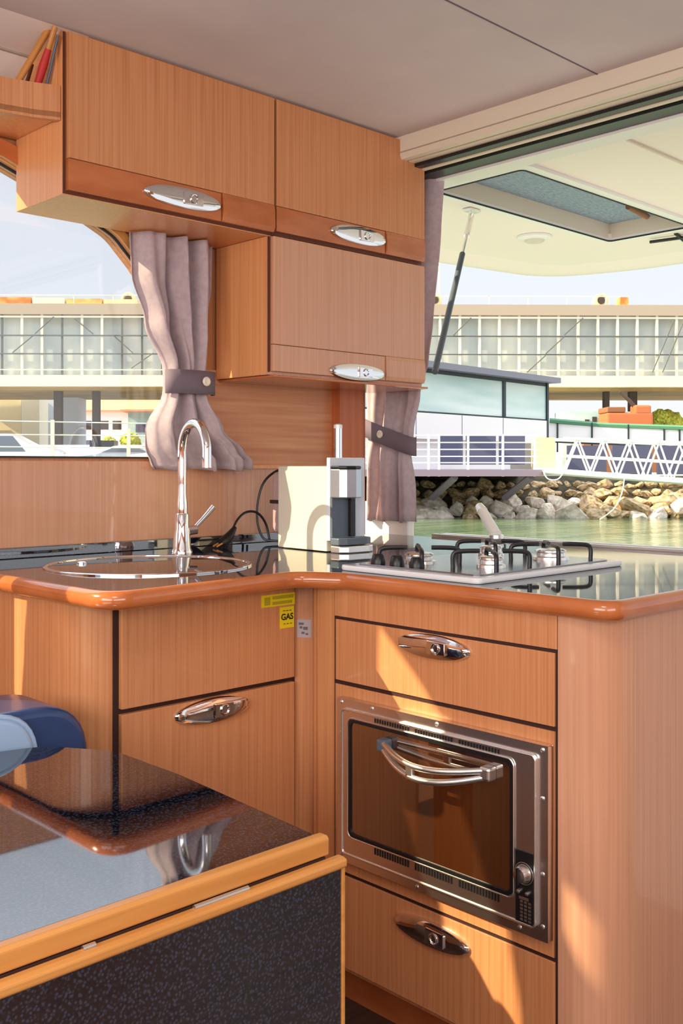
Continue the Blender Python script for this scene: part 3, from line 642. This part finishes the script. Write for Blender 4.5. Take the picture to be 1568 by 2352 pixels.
# ------------------------------------------------------------------ drop leaf table
TZ = -.455
to = [(-.35, .918), (.852, .918), (.874, 1.24), (.872, 1.42), (.80, 1.53), (.70, 1.555), (-.35, 1.56)]
to = fillet(to, [0, .012, .3, .09, .09, .1, 0], 6)
t = thing('table', 'drop-leaf table in polished black granite with honey wood edging', 'table', (.3, 1.24, FZ))
MB().pz(inset(to, .006), TZ-.022, TZ).build('granite_top', 'granite', t, .0015)
MB().prism([(.9175, TZ-.0245), (.909, TZ-.0235), (.9085, TZ-.003), (.912, TZ+.0004), (.926, TZ+.0004), (.926, TZ-.0245)], lambda p: (-.35, p[0], p[1]), lambda p: (.856, p[0], p[1])).build('edging', 'maple', t, .002)
MB().box(-.2, .78, 1.0, 1.48, TZ-.045, TZ-.0235).build('underframe', 'maple', t)
MB().box(-.05, .05, 1.15, 1.35, FZ+.03, TZ-.045).build('pedestal', 'satin', t, .01)
MB().box(-.25, .25, 1.05, 1.45, FZ, FZ+.03).build('foot', 'satin', t, .01)
lf = MB().box(-.35, .866, .898, .909, TZ-.60, TZ-.038).build('leaf', 'granite', t)
lf['label'] = 'hanging black granite leaf'
MB().prism([(.909, TZ-.0262), (.900, TZ-.0262), (.893, TZ-.0285), (.893, TZ-.037), (.896, TZ-.0395), (.910, TZ-.0395)], lambda p: (-.35, p[0], p[1]), lambda p: (.872, p[0], p[1])).build('edging', 'maple', lf, .002)
MB().box(.866, .871, .896, .910, TZ-.60, TZ-.039).build('end_strip', 'maple', lf, .001)
MB().box(-.35, .85, .9095, .9165, TZ-.06, TZ-.0245).build('hinge_strip', 'gap', t)
for x0, x1 in ((.650, .725), (.515, .529)):
    hg = MB().tube([(x0, .9045, TZ-.0255), (x1, .9045, TZ-.0255)], .0035, 10).build('hinge', 'satin', t, smooth=True)

# ------------------------------------------------------------------ bench cushion
t = thing('bench_cushion', 'navy leather bench cushion with pale blue painted-in window sheen between table and sink cabinet', 'cushion', (.7, 1.85, -.65))
MB().py(fillet([(.30, -.78), (.918, -.78), (.918, -.41), (.30, -.405)], [.02, .02, .10, .03], 8), 1.585, 1.74).build('boxing', 'navy', t, .03, smooth=True, seg=5)
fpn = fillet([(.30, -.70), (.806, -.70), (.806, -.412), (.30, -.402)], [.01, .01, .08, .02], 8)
MB().py(fpn, 1.566, 1.60).build('front_panel', 'blue_sheen', t, .008, smooth=True, seg=3)
MB().tube([(p[0], 1.574, p[1]) for p in inset(fpn, -.003)], .005, 8, closed=True).build('piping', 'blue_sheen', t, smooth=True)
tag(MB().box(.25, .90, 1.60, 1.73, FZ, -.782).build('bench', 'wood'), 'cherry bench base under the navy cushion beside the sink cabinet', 'bench')

# ------------------------------------------------------------------ rear canopy with hatch (outside the cabin)
RZc = .985
t = thing('canopy_roof', 'cream overhanging cockpit roof with a hatch above the open stern', 'roof', (3.4, 1.0, RZc))
oc = fillet([(2.45, -1.6), (4.62, -1.6), (4.50, 2.55), (4.36, 3.02), (3.60, 3.14), (2.45, 3.16)], [0, .2, .9, .45, .6, 0], 10)
hatch = rrect(2.74, 3.89, 1.985, 2.36, .02)
plate(oc, [hatch], .02, Matrix.Translation((0, 0, RZc+.010))).build('underside', 'gelcoat', t)
# rolled lip all round
lip = MB(); rings = []
for p in oc: rings.append(p)
def ringz(d, z): return [lip.bm.verts.new((q[0], q[1], z)) for q in inset(oc, d)]
RR = [ringz(.16, RZc+.002), ringz(.13, RZc-.004), ringz(.07, RZc-.022), ringz(.02, RZc-.030), ringz(-.015, RZc-.020), ringz(-.03, RZc+.01), ringz(-.02, RZc+.06), ringz(.06, RZc+.09)]
for a, b in zip(RR, RR[1:]):
    for k in range(len(a)):
        if abs(oc[k][0]-2.45) < 1e-6 and abs(oc[(k+1) % len(oc)][0]-2.45) < 1e-6: continue
        lip._f([a[k], a[(k+1) % len(a)], b[(k+1) % len(a)], b[k]])
lip.build('lip', 'gelcoat', t, smooth=True)
plate(inset(oc, .06), [rrect(2.76, 3.87, 2.0, 2.345, .02)], .02, Matrix.Translation((0, 0, RZc+.085))).build('deck_top', 'gelwhite', t)
plate(rrect(2.70, 3.93, 1.945, 2.40, .04), [hatch], .012, Matrix.Translation((0, 0, RZc-.006))).build('hatch_frame', 'gelwhite', t, .003)
MB().tube([(p[0], p[1], RZc-.012) for p in hatch], .0035, 8, closed=True).build('hatch_seal', 'rubber', t)
for (x0, x1, y0, y1) in ((2.73, 3.90, 2.3585, 2.375), (2.73, 3.90, 1.97, 1.9865), (2.725, 2.7415, 1.98, 2.36), (3.8885, 3.905, 1.98, 2.36)):
    MB().box(x0, x1, y0, y1, RZc, RZc+.085).build('hatch_wall', 'beam', t)
MB().box(2.73, 3.90, 1.975, 2.37, RZc+.062, RZc+.066).build('hatch_blind', 'blind', t)
rr = MB().tube([(3.60, 2.10, RZc+.04), (3.80, 2.13, RZc+.04)], .012, 10).build('blind_roller', 'brown', t, smooth=True)
MB().tube([(2.60, 1.60, RZc-.006), (4.45, 1.60, RZc-.006)], .004, 6).build('seam', 'beam', t)
# stay, lamp, latch under the canopy
t = thing('gas_strut', 'grey gas strut propping the cockpit roof beside the rear curtain', 'strut', (2.62, 2.3, .2))
p1 = Vector((3.06, 2.455, RZc-.025)); p0 = Vector((2.47, 2.13, .30)); pm = p0.lerp(p1, .72)
MB().tube([p0, pm], .0105, 12).build('cylinder', 'darkgrey', t, smooth=True)
MB().tube([pm, p1], .0055, 12).build('rod', 'satin', t, smooth=True)
MB().tube([pm.lerp(p1, .45), p1], .011, 12).build('end_fitting', 'steel', t, smooth=True)
MB().box(p1.x-.03, p1.x+.035, p1.y-.02, p1.y+.02, RZc-.012, RZc-.001).box(p1.x-.008, p1.x+.008, p1.y-.006, p1.y+.006, RZc-.036, RZc-.010).build('bracket', 'steel', t, .002)
t = thing('dome_lamp', 'small round white lamp under the cockpit roof', 'lamp', (3.70, 2.57, RZc))
TD = Matrix.Translation((3.62, 2.56, RZc-.001)) @ Matrix.Rotation(PI, 4, 'X')
MB().lathe([(.075, 0), (.073, .008), (.055, .016)], TD, 28).build('base', 'gelwhite', t, smooth=True)
MB().lathe([(.045, .0162), (.038, .024), (.015, .028)], TD, 28).build('lens', 'cream', t, smooth=True)
t = thing('roof_latch', 'slim black T-shaped latch under the cockpit roof beyond the hatch', 'latch', (4.1, 2.15, RZc))
MB().tube([(4.02, 2.24, RZc-.014), (4.06, 1.98, RZc-.014)], .007, 10).build('bar', 'black', t, smooth=True)
MB().tube([(4.00, 2.11, RZc-.001), (4.08, 2.11, RZc-.022)], .008, 10).build('pivot', 'black', t, smooth=True)
# cockpit coaming and sole of our own boat
tag(MB().prism([(3.86, -.335), (3.90, -.318), (4.05, -.315), (4.12, -.34), (4.12, -.9), (3.86, -.9)], lambda p: (p[0], -1.0, p[1]), lambda p: (p[0], 1.96, p[1])).build('cockpit_coaming', 'gelwhite', None, .02, smooth=True, seg=3), 'pinkish white cockpit coaming across the stern beyond the hob', 'coaming')
tag(MB().box(2.5, 4.4, -1.4, 3.1, -1.0, -.9).build('cockpit_sole', 'gelwhite'), 'white cockpit floor outside the rear window', 'floor')

# ------------------------------------------------------------------ harbour outside. G(r, d, z): r metres right and d metres ahead of the berth
def G(r, d, z): return Vector((RT.x*r+FW.x*d, RT.y*r+FW.y*d, z))
TG = Matrix(((RT.x, FW.x, 0, 0), (RT.y, FW.y, 0, 0), (0, 0, 1, 0), (0, 0, 0, 1)))
def gbox(mb, r0, r1, d0, d1, z0, z1): return mb.box(r0, r1, d0, d1, z0, z1, TG)
def gtube(mb, pts, r, n=8): return mb.tube([G(*p) for p in pts], r, n)
WZ = -1.72
wm = MB(); NQ = 1
wm.prism([(-60, 5), (60, 5), (60, 34.6), (-60, 34.6)], lambda p: G(p[0], p[1], WZ-.3), lambda p: G(p[0], p[1], WZ))
struct(wm.build('water', 'water'))
struct(gbox(MB(), -60, 60, 36.9, 130, -3, -.36).build('ground', 'quay'))
struct(MB().prism([(33.4, -2.0), (35.0, -1.35), (36.2, -.62), (36.9, -.36), (36.9, -3), (33.4, -3)], lambda p: G(-20, p[0], p[1]), lambda p: G(40, p[0], p[1])).build('embankment', 'earth'))
# boulders
def rock_mesh(seed):
    rnd = random.Random(seed); bm = bmesh.new(); bmesh.ops.create_icosphere(bm, subdivisions=2, radius=1)
    cuts = [Vector((rnd.uniform(-1, 1), rnd.uniform(-1, 1), rnd.uniform(-.6, 1))).normalized() for _ in range(9)]
    for v in bm.verts:
        for c in cuts:
            d = v.co.dot(c)
            if d > .62: v.co -= c*(d-.62)
        v.co *= 1+rnd.uniform(-.04, .04)
    me = bpy.data.meshes.new('boulder'); bm.to_mesh(me); bm.free(); return me
rms = [rock_mesh(k) for k in range(8)]
for k, me in enumerate(rms): me.materials.append(M['rock'] if k < 5 else M['rockb'])
rnd = random.Random(5); nrock = 0
for row, (d, z) in enumerate(((33.7, -1.72), (34.2, -1.52), (34.9, -1.28), (35.5, -.98), (36.1, -.70))):
    r = 1.6
    while r < 13.6:
        s = rnd.uniform(.30, .62) if row < 3 else rnd.uniform(.2, .38)
        right = r > 8.0
        me = rms[rnd.randrange(5)] if (rnd.random() < (.8 if not right else .35) and row < 3) else rms[5+rnd.randrange(3)]
        o = bpy.data.objects.new('boulder', me); C.objects.link(o)
        p = G(r, d+rnd.uniform(-.15, .15), z+rnd.uniform(-.06, .06)); o.location = p
        o.rotation_euler = (rnd.uniform(-.4, .4), rnd.uniform(-.4, .4), rnd.uniform(0, 6.3)); o.scale = (s*rnd.uniform(1, 1.5), s*rnd.uniform(.8, 1.1), s*rnd.uniform(.6, .85))
        kind_ = 'pale granite boulder' if me in rms[:5] else 'brown weedy boulder'
        zone_ = ('nearest the rear curtain' if r < 3.5 else 'below the terrace railing' if r < 6.3 else 'below the gangway head' if r < 9 else 'below the gangway middle' if r < 11.5 else 'at the right picture edge')
        rw = ('at the waterline', 'just above the waterline', 'halfway up the bank', 'high on the bank', 'along the top of the bank')[row]
        tag(o, kind_+' '+rw+' '+zone_, 'rock', kind_+'s '+rw+' '+zone_)
        r += s*rnd.uniform(1.3, 1.9); nrock += 1

# terrace deck on struts
t = thing('dock_terrace', 'mauve-edged dock terrace on slanting struts above the boulder bank', 'dock', G(3, 33, -.4))
gbox(MB(), -6, 6.35, 32.0, 37.0, -.33, -.12).build('deck', 'deck', t)
gbox(MB(), -6, 6.35, 36.6, 36.9, -1.1, -.33).build('back_beam', 'earth', t)
for rr_ in (-1.0, 3.35, 5.75): gtube(MB(), [(rr_+.25, 32.2, -.36), (rr_-.35, 33.6, -1.05)], .12, 6).build('strut', 'deck', t)
t = thing('terrace_railing', 'white metal railing with level bars along the dock terrace', 'railing', G(3, 32.1, -.12))
for r in (-2.4, -1.1, .1, 1.45, 2.75, 3.08, 4.0, 5.1, 6.1): gbox(MB(), r-.035, r+.035, 32.06, 32.12, -.34, 1.0 if r < 6 else .98).build('post', 'whitepaint', t)
for z in (.97, .74, .52, .30, .10): gbox(MB(), -3, 6.25, 32.07, 32.10, z-.018, z+.018).build('bar', 'whitepaint', t)
for k, (r0, r1) in enumerate(((-2, .9), (3.15, 3.97), (4.07, 5.05), (5.15, 6.0))):
    tag(gbox(MB(), r0, r1, 33.2, 33.26, .04, .98).build('screen_panel', 'navypanel' if k else 'whitepaint'),
        ('white screen panel behind the left end of the terrace railing', 'slate blue slatted panel behind the railing, leftmost of the three', 'slate blue slatted panel behind the railing, middle one of the three', 'slate blue slatted panel behind the railing, rightmost of the three')[k], 'panel')
tag(gbox(MB(), 6.28, 6.95, 33.0, 33.6, -.30, .92).build('gangway_gate_box', 'sandwall'), 'cream box beside the head of the gangway', 'box')

# glazed pavilion, turning away to the right
A = Vector((.2, 32.2)); B = Vector((8.55, 42.0)); U = (B-A).normalized(); Nn = Vector((-U.y, U.x)); L = (B-A).length
def Pv(s, q, z): p = A+U*s+Nn*q; return G(p.x, p.y, z)
TPV = Matrix.Translation(G(A.x, A.y, 0)) @ mat3(G(U.x, U.y, 0), G(Nn.x, Nn.y, 0), (0, 0, 1), (0, 0, 0))
A = Vector((1.2, 33.6)); B = Vector((8.55, 42.0)); U = (B-A).normalized(); Nn = Vector((-U.y, U.x)); L = (B-A).length
TPV = Matrix.Translation(G(A.x, A.y, 0)) @ mat3(G(U.x, U.y, 0), G(Nn.x, Nn.y, 0), (0, 0, 1), (0, 0, 0))
t = thing('glass_pavilion', 'low glass-walled pavilion with slate flat roof and white base on the dock', 'building', G(5, 38, -.36))
MB().box(-1.5, L+.35, -.4, 5, 3.42, 3.64, TPV).build('roof', 'slate', t)
MB().box(-1.5, L, -.0, 5, .95, 1.86, TPV).build('base_wall', 'wallgrey', t)
MB().box(-1.5, L*.78, .3, 5, -.3, .96, TPV).build('plinth', 'wallgrey', t)
for s in (2.1, 4.9, 7.7): MB().box(s-.015, s+.015, -.01, .02, .96, 1.86, TPV).build('joint', 'slate', t)
sm = L*.70
for s0, s1 in ((-1.5, sm-.08), (sm+.08, L-.1)): MB().box(s0, s1, .05, .08, 1.90, 3.30, TPV).build('window_pane', 'glassgreen', t)
MB().box(-1.5, L, .02, .14, 1.84, 1.92, TPV).build('sill_frame', 'frame', t); MB().box(-1.5, L, .02, .14, 3.28, 3.42, TPV).build('head_frame', 'frame', t)
MB().box(sm-.10, sm+.10, .0, .14, 1.9, 3.3, TPV).build('mullion', 'frame', t); MB().box(L-.12, L+.02, -.02, .14, 1.0, 3.42, TPV).build('corner_post', 'frame', t)
MB().box(L-.02, L, .1, 5, 1.9, 3.3, TPV).build('side_wall', 'glassgreen', t)

# gangway: two lattice sides
t = thing('gangway', 'white lattice gangway descending to the right of the terrace', 'gangway', G(9, 32, -.3))
def gz(r, top): return (.86-.035*(r-6.5)) if top else (-.17-.075*(r-6.5))
for d in (31.6, 32.9):
    s = MB()
    gtube(s, [(6.9, d, gz(6.9, 1)), (14.5, d, gz(14.5, 1))], .05, 6); s.build('top_chord', 'whitepaint', t)
    gtube(MB(), [(6.3, d, gz(6.3, 0)), (14.5, d, gz(14.5, 0))], .10, 6).build('bottom_chord', 'whitepaint', t)
    gtube(MB(), [(7.0, d, (gz(7, 0)+gz(7, 1))/2), (14.5, d, (gz(14.5, 0)+gz(14.5, 1))/2)], .035, 6).build('mid_rail', 'whitepaint', t)
    r = 6.95+(.22 if d > 32 else 0); k = 0
    while r < 14:
        gtube(MB(), [(r, d, gz(r, k % 2)), (r+.42, d, gz(r+.42, (k+1) % 2))], .032, 6).build('lattice_bar', 'whitepaint', t)
        r += .42; k += 1
fl_ = MB().prism([(6.3, 31.6), (14.5, 31.6), (14.5, 32.9), (6.3, 32.9)], lambda p: G(p[0], p[1], gz(p[0], 0)-.03), lambda p: G(p[0], p[1], gz(p[0], 0)+.03)); fl_.build('walkway', 'satin', t)
def gpath(pts): return [G(*p) for p in pts]
tag(MB().tube(smooth_path(gpath([(6.25, 31.5, -.15), (6.4, 31.5, -.40), (6.7, 31.5, -.42), (6.9, 31.5, -.2)]), 6), .022, 6).build('mooring_rope', 'whitepaint', smooth=True), 'pale rope hanging in a loop below the gangway head', 'rope')
tag(MB().tube(smooth_path(gpath([(8.75, 31.4, -.35), (8.68, 31.4, -.8), (8.45, 31.4, -1.3), (8.2, 32.2, -1.7)]), 6), .02, 6).build('mooring_rope', 'whitepaint', smooth=True), 'pale rope running from the gangway middle down to the rocks', 'rope')
for k, (r0, r1) in enumerate(((8.0, 9.4), (9.6, 11.0), (11.2, 12.8))):
    tag(gbox(MB(), r0, r1, 36.0, 36.1, -.3, .72).build('screen_panel', 'navypanel'), ('slate blue panel seen through the gangway lattice, leftmost', 'slate blue panel seen through the gangway lattice, middle', 'slate blue panel seen through the gangway lattice at the picture edge')[k], 'panel')
# green topped glass balustrade
t = thing('balustrade', 'glass balustrade with green top rail behind the gangway', 'balustrade', G(11, 41, .6))
MB().tube(gpath([(8.4, 41, 1.83), (10.5, 40.5, 1.62), (15.5, 39, 1.38)]), .10, 6).build('top_rail', 'green', t)
for r in (8.7, 10.0, 11.35, 12.65, 13.2, 14.6):
    d = 41-(r-8.4)*.28; z = 1.83-.065*(r-8.4); gbox(MB(), r-.03, r+.03, d-.03, d+.03, .55, z).build('post', 'frame', t)
MB().tube(gpath([(8.4, 41, .98), (15.5, 39, .62)]), .04, 6).build('bottom_rail', 'frame', t)
MB().prism([(8.4, 41), (15.5, 39), (15.5, 39.03), (8.4, 41.03)], lambda p: G(p[0], p[1]+.05, .95-.05*(p[0]-8.4)), lambda p: G(p[0], p[1]+.05, 1.75-.062*(p[0]-8.4))).build('glass', 'wallgrey', t)

# big elevated hall under scaffolding
YB = math.radians(-.9)
TB = TG @ Matrix.Translation((0, 60, 0)) @ Matrix.Rotation(YB*-1, 4, 'Z')
t = thing('scaffolded_hall', 'long raised hall wrapped in scaffolding and pale netting above the quay', 'building', G(0, 60, -.36))
MB().box(-32, 32, 0, 8.6, 5.25, 8.9, TB).build('netting_wall', 'netting', t)
MB().box(-32, 32, -.5, 9.0, 8.85, 9.48, TB).build('roof_slab', 'roofslab', t)
MB().box(-32, 32, -.9, 8.6, 4.62, 5.27, TB).build('floor_beam', 'concrete', t)
MB().box(-32, 32, -.3, 8.7, 4.45, 4.62, TB).build('soffit', 'soffit', t)
x = -24.5; k = 0; rn = random.Random(3)
while x < 22.5:
    lt = rn.random() < (.95 if x > 4 else .45); w = .05 if not lt else .075
    MB().box(x-w, x+w, -.42, -.30, 5.27, 8.86, TB).build('scaffold_pole', 'polelt' if lt else 'poledk', t)
    x += 1.165; k += 1
for z, w, mt_ in ((6.55, .035, 'poledk'), (7.62, .04, 'poledk'), (8.72, .05, 'polelt'), (5.62, .03, 'polelt')): MB().box(-25, 23, -.46, -.38, z-w, z+w, TB).build('ledger', mt_, t)
for x0, z0, x1, z1 in ((-17.9, 7.7, -16.8, 8.7), (-19.2, 6.6, -18.0, 7.6), (-12.3, 5.7, -11, 6.6), (13.1, 7.7, 14.2, 8.7), (12.0, 6.6, 13.1, 7.6), (10.9, 5.5, 12.0, 6.5), (18.3, 5.5, 19.6, 8.6), (6.5, 7.6, 7.6, 8.7), (18.9, 5.5, 20.2, 8.6), (-15.6, 8.6, -14.5, 7.7), (-13.3, 7.6, -12.2, 6.6)):
    MB().tube([TB @ Vector((x0, -.5, z0)), TB @ Vector((x1, -.5, z1))], .035, 5).build('diagonal_brace', 'poledk', t)
for x in (-24, -22.8, -21.6, -20.3, -18, -15.7, -13.4, -11.1, -8.8, -6.5, 6.4, 8.7, 11, 13.3, 15.6): MB().box(x-.02, x+.02, -.3, -.25, 9.4, 10.05, TB).build('roof_rail_post', 'polelt', t)
MB().box(-24.5, -7, -.3, -.26, 9.98, 10.03, TB).box(4.5, 16.5, -.3, -.26, 9.98, 10.03, TB).build('roof_rail', 'polelt', t)
for x, w in ((-16.85, .22), (-14.6, .2), (15.9, .15), (17.5, .22), (-30, .3), (27, .3), (3, .2)):
    MB().box(x-w, x+w, .5, 1.0, -.36, 4.5, TB).build('pillar', 'pillar', t)
for i, (x0, x1, m_, lab) in enumerate(((-21.3, -19.2, 'rust', 'rusty orange sheeting on the hall roof at the far left'), (-19.1, -17.2, 'concrete', 'cream crate on the hall roof between rusty sheets'), (-17.1, -15.0, 'rust', 'rusty orange sheeting on the hall roof near the round vent'), (-14.9, -12.9, 'sandwall', 'sand coloured box on the hall roof left of the round vent'))):
    tag(MB().box(x0+.8, x1+.8, .4, 1.6, 9.48, 10.0-.04*i, TB).build('roof_stack', m_), lab, 'crate')
for x, lab in ((-11.8 -.9, 'round vent drum on the hall roof above the side window'), (15.6, 'round vent drum on the hall roof at the right'), (5.6, 'round vent drum on the hall roof beside the gas strut')):
    v = thing('vent_drum', lab, 'vent', TB @ Vector((x, 1, 9.5)))
    TV = TB @ Matrix.Translation((x, 1.0, 9.93)) @ Matrix.Rotation(PI/2, 4, 'X')
    MB().lathe([(.42, -.3), (.45, 0), (.42, .4), (.28, .42), (.26, .34)], TV, 20).build('drum', 'sandwall', v, smooth=True)
    MB().lathe([(.22, .34), (.2, .42)], TV, 16).build('hub', 'pillar', v, smooth=True)
    MB().box(x-.3, x+.3, .8, 1.2, 9.47, 9.6, TB).build('foot', 'pillar', v)
tag(MB().box(16.7, 17.2, .5, 1.5, 9.48, 10.1, TB).build('roof_box', 'rust'), 'ochre box on the hall roof at the right end of its rail', 'box')
tag(MB().prism([(-9.7, 9.5), (-5.4, 9.5), (-5.4, 9.6), (-9.7, 10.05)], lambda p: TB @ Vector((p[0], 2, p[1])), lambda p: TB @ Vector((p[0], 5, p[1]))).build('roof_wedge', 'tile'), 'sloping orange tiled roof piece seen left of the side curtain', 'roof')
tag(MB().tube([G(.0, 0, 0)+TB @ Vector((6.9, 10, 4)), TB @ Vector((6.9, 10, 15.5))], .06, 6).build('mast', 'polelt'), 'thin pale mast rising behind the hall beside the gas strut', 'mast')

# things under the hall, left window
def gb(name, r0, r1, d0, d1, z0, z1, m_, lab, cat): return tag(gbox(MB(), r0, r1, d0, d1, z0, z1).build(name, m_), lab, cat)
t = thing('warehouse', 'sand coloured warehouse under the hall at the far left', 'building', G(-26, 70, -.36))
gbox(MB(), -34, -22.1, 70, 78, -.36, 5.2).build('wall', 'sandwall', t)
gbox(MB(), -22.05, -20.8, 69.9, 72, -.3, 4.8).build('shutter', 'concrete', t)
for z in (.9, 1.6, 2.4): gbox(MB(), -34, -22.8, 69.92, 70, z, z+.05).build('cladding_line', 'soffit', t)
gb('cladding_tower', -21.3, -20.5, 73, 75, -.36, 5.0, 'paleblue', 'narrow pale blue clad block right of the sand warehouse', 'building')
gb('cladding_tower', -18.1, -17.1, 66, 68, -.36, 4.9, 'paleblue', 'wide pale blue clad block between the two brown pillars', 'building')
def house(name, r0, r1, d, z1, zr, wall, lab, wins):
    t = thing(name, lab, 'building', G((r0+r1)/2, d, -.36))
    gbox(MB(), r0, r1, d, d+8, -.36, z1).build('wall', wall, t)
    MB().prism([(d-.6, z1-.05), (d-.6, z1+.1), (d+4, zr), (d+8.6, z1+.1), (d+8.6, z1-.05)], lambda p: G(r0-.5, p[0], p[1]), lambda p: G(r1+.5, p[0], p[1])).build('roof', 'tile', t)
    for (a0, a1, b0, b1) in wins: gbox(MB(), a0, a1, d-.06, d, b0, b1).build('window', 'navypanel' if a1-a0 > 1.2 else 'pillar', t)
    return t
house('tiled_house', -25.5, -20.0, 95, 5.1, 6.8, 'wallgrey', 'pale house with orange tiled roof right of the brown pillars', [(-24.2, -23.4, 3.4, 4.2), (-22.6, -21.8, 3.4, 4.2), (-21.4, -20.6, 3.4, 4.2), (-24.0, -21.5, 1.2, 2.4)])
house('tiled_house', -16.4, 2, 78, 4.2, 5.9, 'glassgreen', 'long green-glazed house with orange tiled roof beside the tied curtain', [(-15.8, -14.3, 2.6, 3.2), (-13.6, -12, 2.6, 3.2)])
gb('garden_wall', -17.5, -6, 58, 58.3, -.36, 1.2, 'wallgrey', 'low pale wall behind the parked cars', 'wall')
gb('dark_crate_stack', -13.4, -12.1, 54, 55, .95, 1.35, 'black', 'stack of black crates beside the silver car', 'crate')
def bush(r, d, z, s, lab, n=5):
    bm = MB(); rr2 = random.Random(int(r*100))
    for k in range(n):
        m4 = Matrix.Translation(G(r+rr2.uniform(-1, 1)*s*1.4, d+rr2.uniform(-.5, .5)*s, z+rr2.uniform(-.3, .4)*s)) @ Matrix.Scale(s*rr2.uniform(.45, .8), 4)
        me = bpy.data.meshes.new('t'); b2 = bmesh.new(); bmesh.ops.create_icosphere(b2, subdivisions=3, radius=1)
        for v in b2.verts: v.co *= 1+rr2.uniform(-.18, .18)
        b2.to_mesh(me); b2.free(); bm.add_mesh(me, m4)
    return tag(bm.build('bush', 'leaf'), lab, 'bush')
bush(-12.9, 59.5, 1.45, .7, 'yellow green bush behind the low wall beside the right brown pillar')
bush(-10.2, 59.5, 1.3, .6, 'yellow green bush behind the low wall nearest the curtain')
bush(-14.7, 50, .0, .45, 'small bright bush beside the white car')
bush(19.0, 62, 2.6, 1.0, 'yellow green bush beside the orange excavator'); bush(20.7, 62, 2.4, .7, 'yellow green bush at the right picture edge behind the balustrade')
# cars
def car(r, d, dirn, L_, H_, paint, lab, van=False):
    t = thing('car', lab, 'car', G(r, d, -.36)); w = 1.75; z = -.36+.0
    if van: side = [(0, .35), (0, 1.0), (.25, 1.15), (1.25, 1.35), (2.2, H_), (L_-.1, H_), (L_, .9), (L_, .35)]
    else: side = [(0, .35), (0, .75), (.15, .88), (1.2, 1.0), (1.95, H_-.04), (2.3, H_), (3.3, H_-.02), (L_-.35, 1.05), (L_, .95), (L_, .35)]
    P_ = [(x*dirn, zz+z) for x, zz in side]
    MB().prism(P_, lambda p: G(r+p[0], d, p[1]), lambda p: G(r+p[0], d+w, p[1])).build('body', paint, t, .08, smooth=True)
    wn = [(1.42, 1.02), (2.02, H_-.1), (3.15, H_-.1), (3.6, 1.02)]
    MB().prism([(x*dirn, zz+z) for x, zz in wn], lambda p: G(r+p[0], d-.02, p[1]), lambda p: G(r+p[0], d+w+.02, p[1])).build('side_windows', 'carglass', t)
    for x in (.8, L_-.85):
        for dd_ in (.0, w-.2): MB().lathe([(.32, -.01), (.32, .2), (.2, .21)], Matrix.Translation(G(r+x*dirn, d+dd_, z+.32)) @ TG.to_3x3().to_4x4() @ Matrix.Rotation(-PI/2, 4, 'X'), 20).build('wheel', 'black', t, smooth=True)
car(-13.2, 47, -1, 4.5, 1.85, 'carwhite', 'white van at the far left of the side window', van=True)
car(-13.0, 49, 1, 4.2, 1.35, 'cargrey', 'silver car parked behind the railing between the pillars')
car(-9.9, 47, 1, 4.3, 1.42, 'carwhite', 'white car beside the tied curtain')
# quay railing seen through the side window
t = thing('quay_railing', 'thin white post and wire railing along the quay outside the side window', 'railing', G(-9, 30, -.1))
for r in (-16.0, -12.4, -8.55, -6.3, -2.5): gbox(MB(), r-.05, r+.05, 30, 30.08, -1.2, 1.36 if r < -7 else 1.1).build('post', 'polelt', t)
for z0, z1 in ((1.46, 1.18), (1.0, .85), (.62, .50)): MB().tube(gpath([(-17, 30.04, z0), (-2, 30.04, z1)]), .018, 5).build('wire', 'polelt', t)
struct(gbox(MB(), -40, -1.5, 29.5, 36.95, -1.9, -.36).build('quay_edge', 'quay'))
# right side background
gb('pale_shed', 9.5, 13.3, 66, 70, -.36, 3.9, 'wallgrey', 'pale shed seen between pavilion and excavator under the hall', 'shed')
t = thing('shop_block', 'low green-grey block with dark lettering-like openings left of the excavator', 'building', G(14, 58, 0))
gbox(MB(), 12.6, 16.5, 58, 60, -.36, 3.1).build('wall', 'glassgreen', t)
for k in range(6): gbox(MB(), 13.9+k*.42, 14.15+k*.42, 57.94, 58, 2.2, 2.2+.45+.15*(k % 2)).build('opening', 'pillar', t)
t = thing('excavator', 'orange excavator with raised dark boom under the hall', 'excavator', G(15.8, 55, -.36))
gbox(MB(), 14.4, 16.9, 55, 57, 2.15, 2.9).build('body', 'orange', t, .1)
gbox(MB(), 14.4, 15.4, 55, 57, 2.9, 3.2).build('engine_cover', 'brown', t, .05)
gbox(MB(), 15.9, 16.8, 55, 56, 2.8, 3.3).build('cab', 'orange', t, .1)
MB().tube(gpath([(16.4, 55.5, 2.8), (15.7, 55.5, 3.6), (15.2, 55.5, 4.05)]), [.14, .11, .07], 8).build('boom', 'pillar', t)
gbox(MB(), 14.3, 17.0, 54.8, 57.2, 1.2, 2.15).build('tracks', 'pillar', t, .1)
gb('brick_plinth', 13.0, 18, 54.5, 57.6, -.36, 1.2, 'brown', 'brown masonry plinth under the orange excavator', 'plinth')
tag(gbox(MB(), 8.75, 9.4, 50, 50.1, 2.4, 3.2).build('notice_board', 'pillar'), 'small dark notice board beyond the pavilion corner', 'sign')
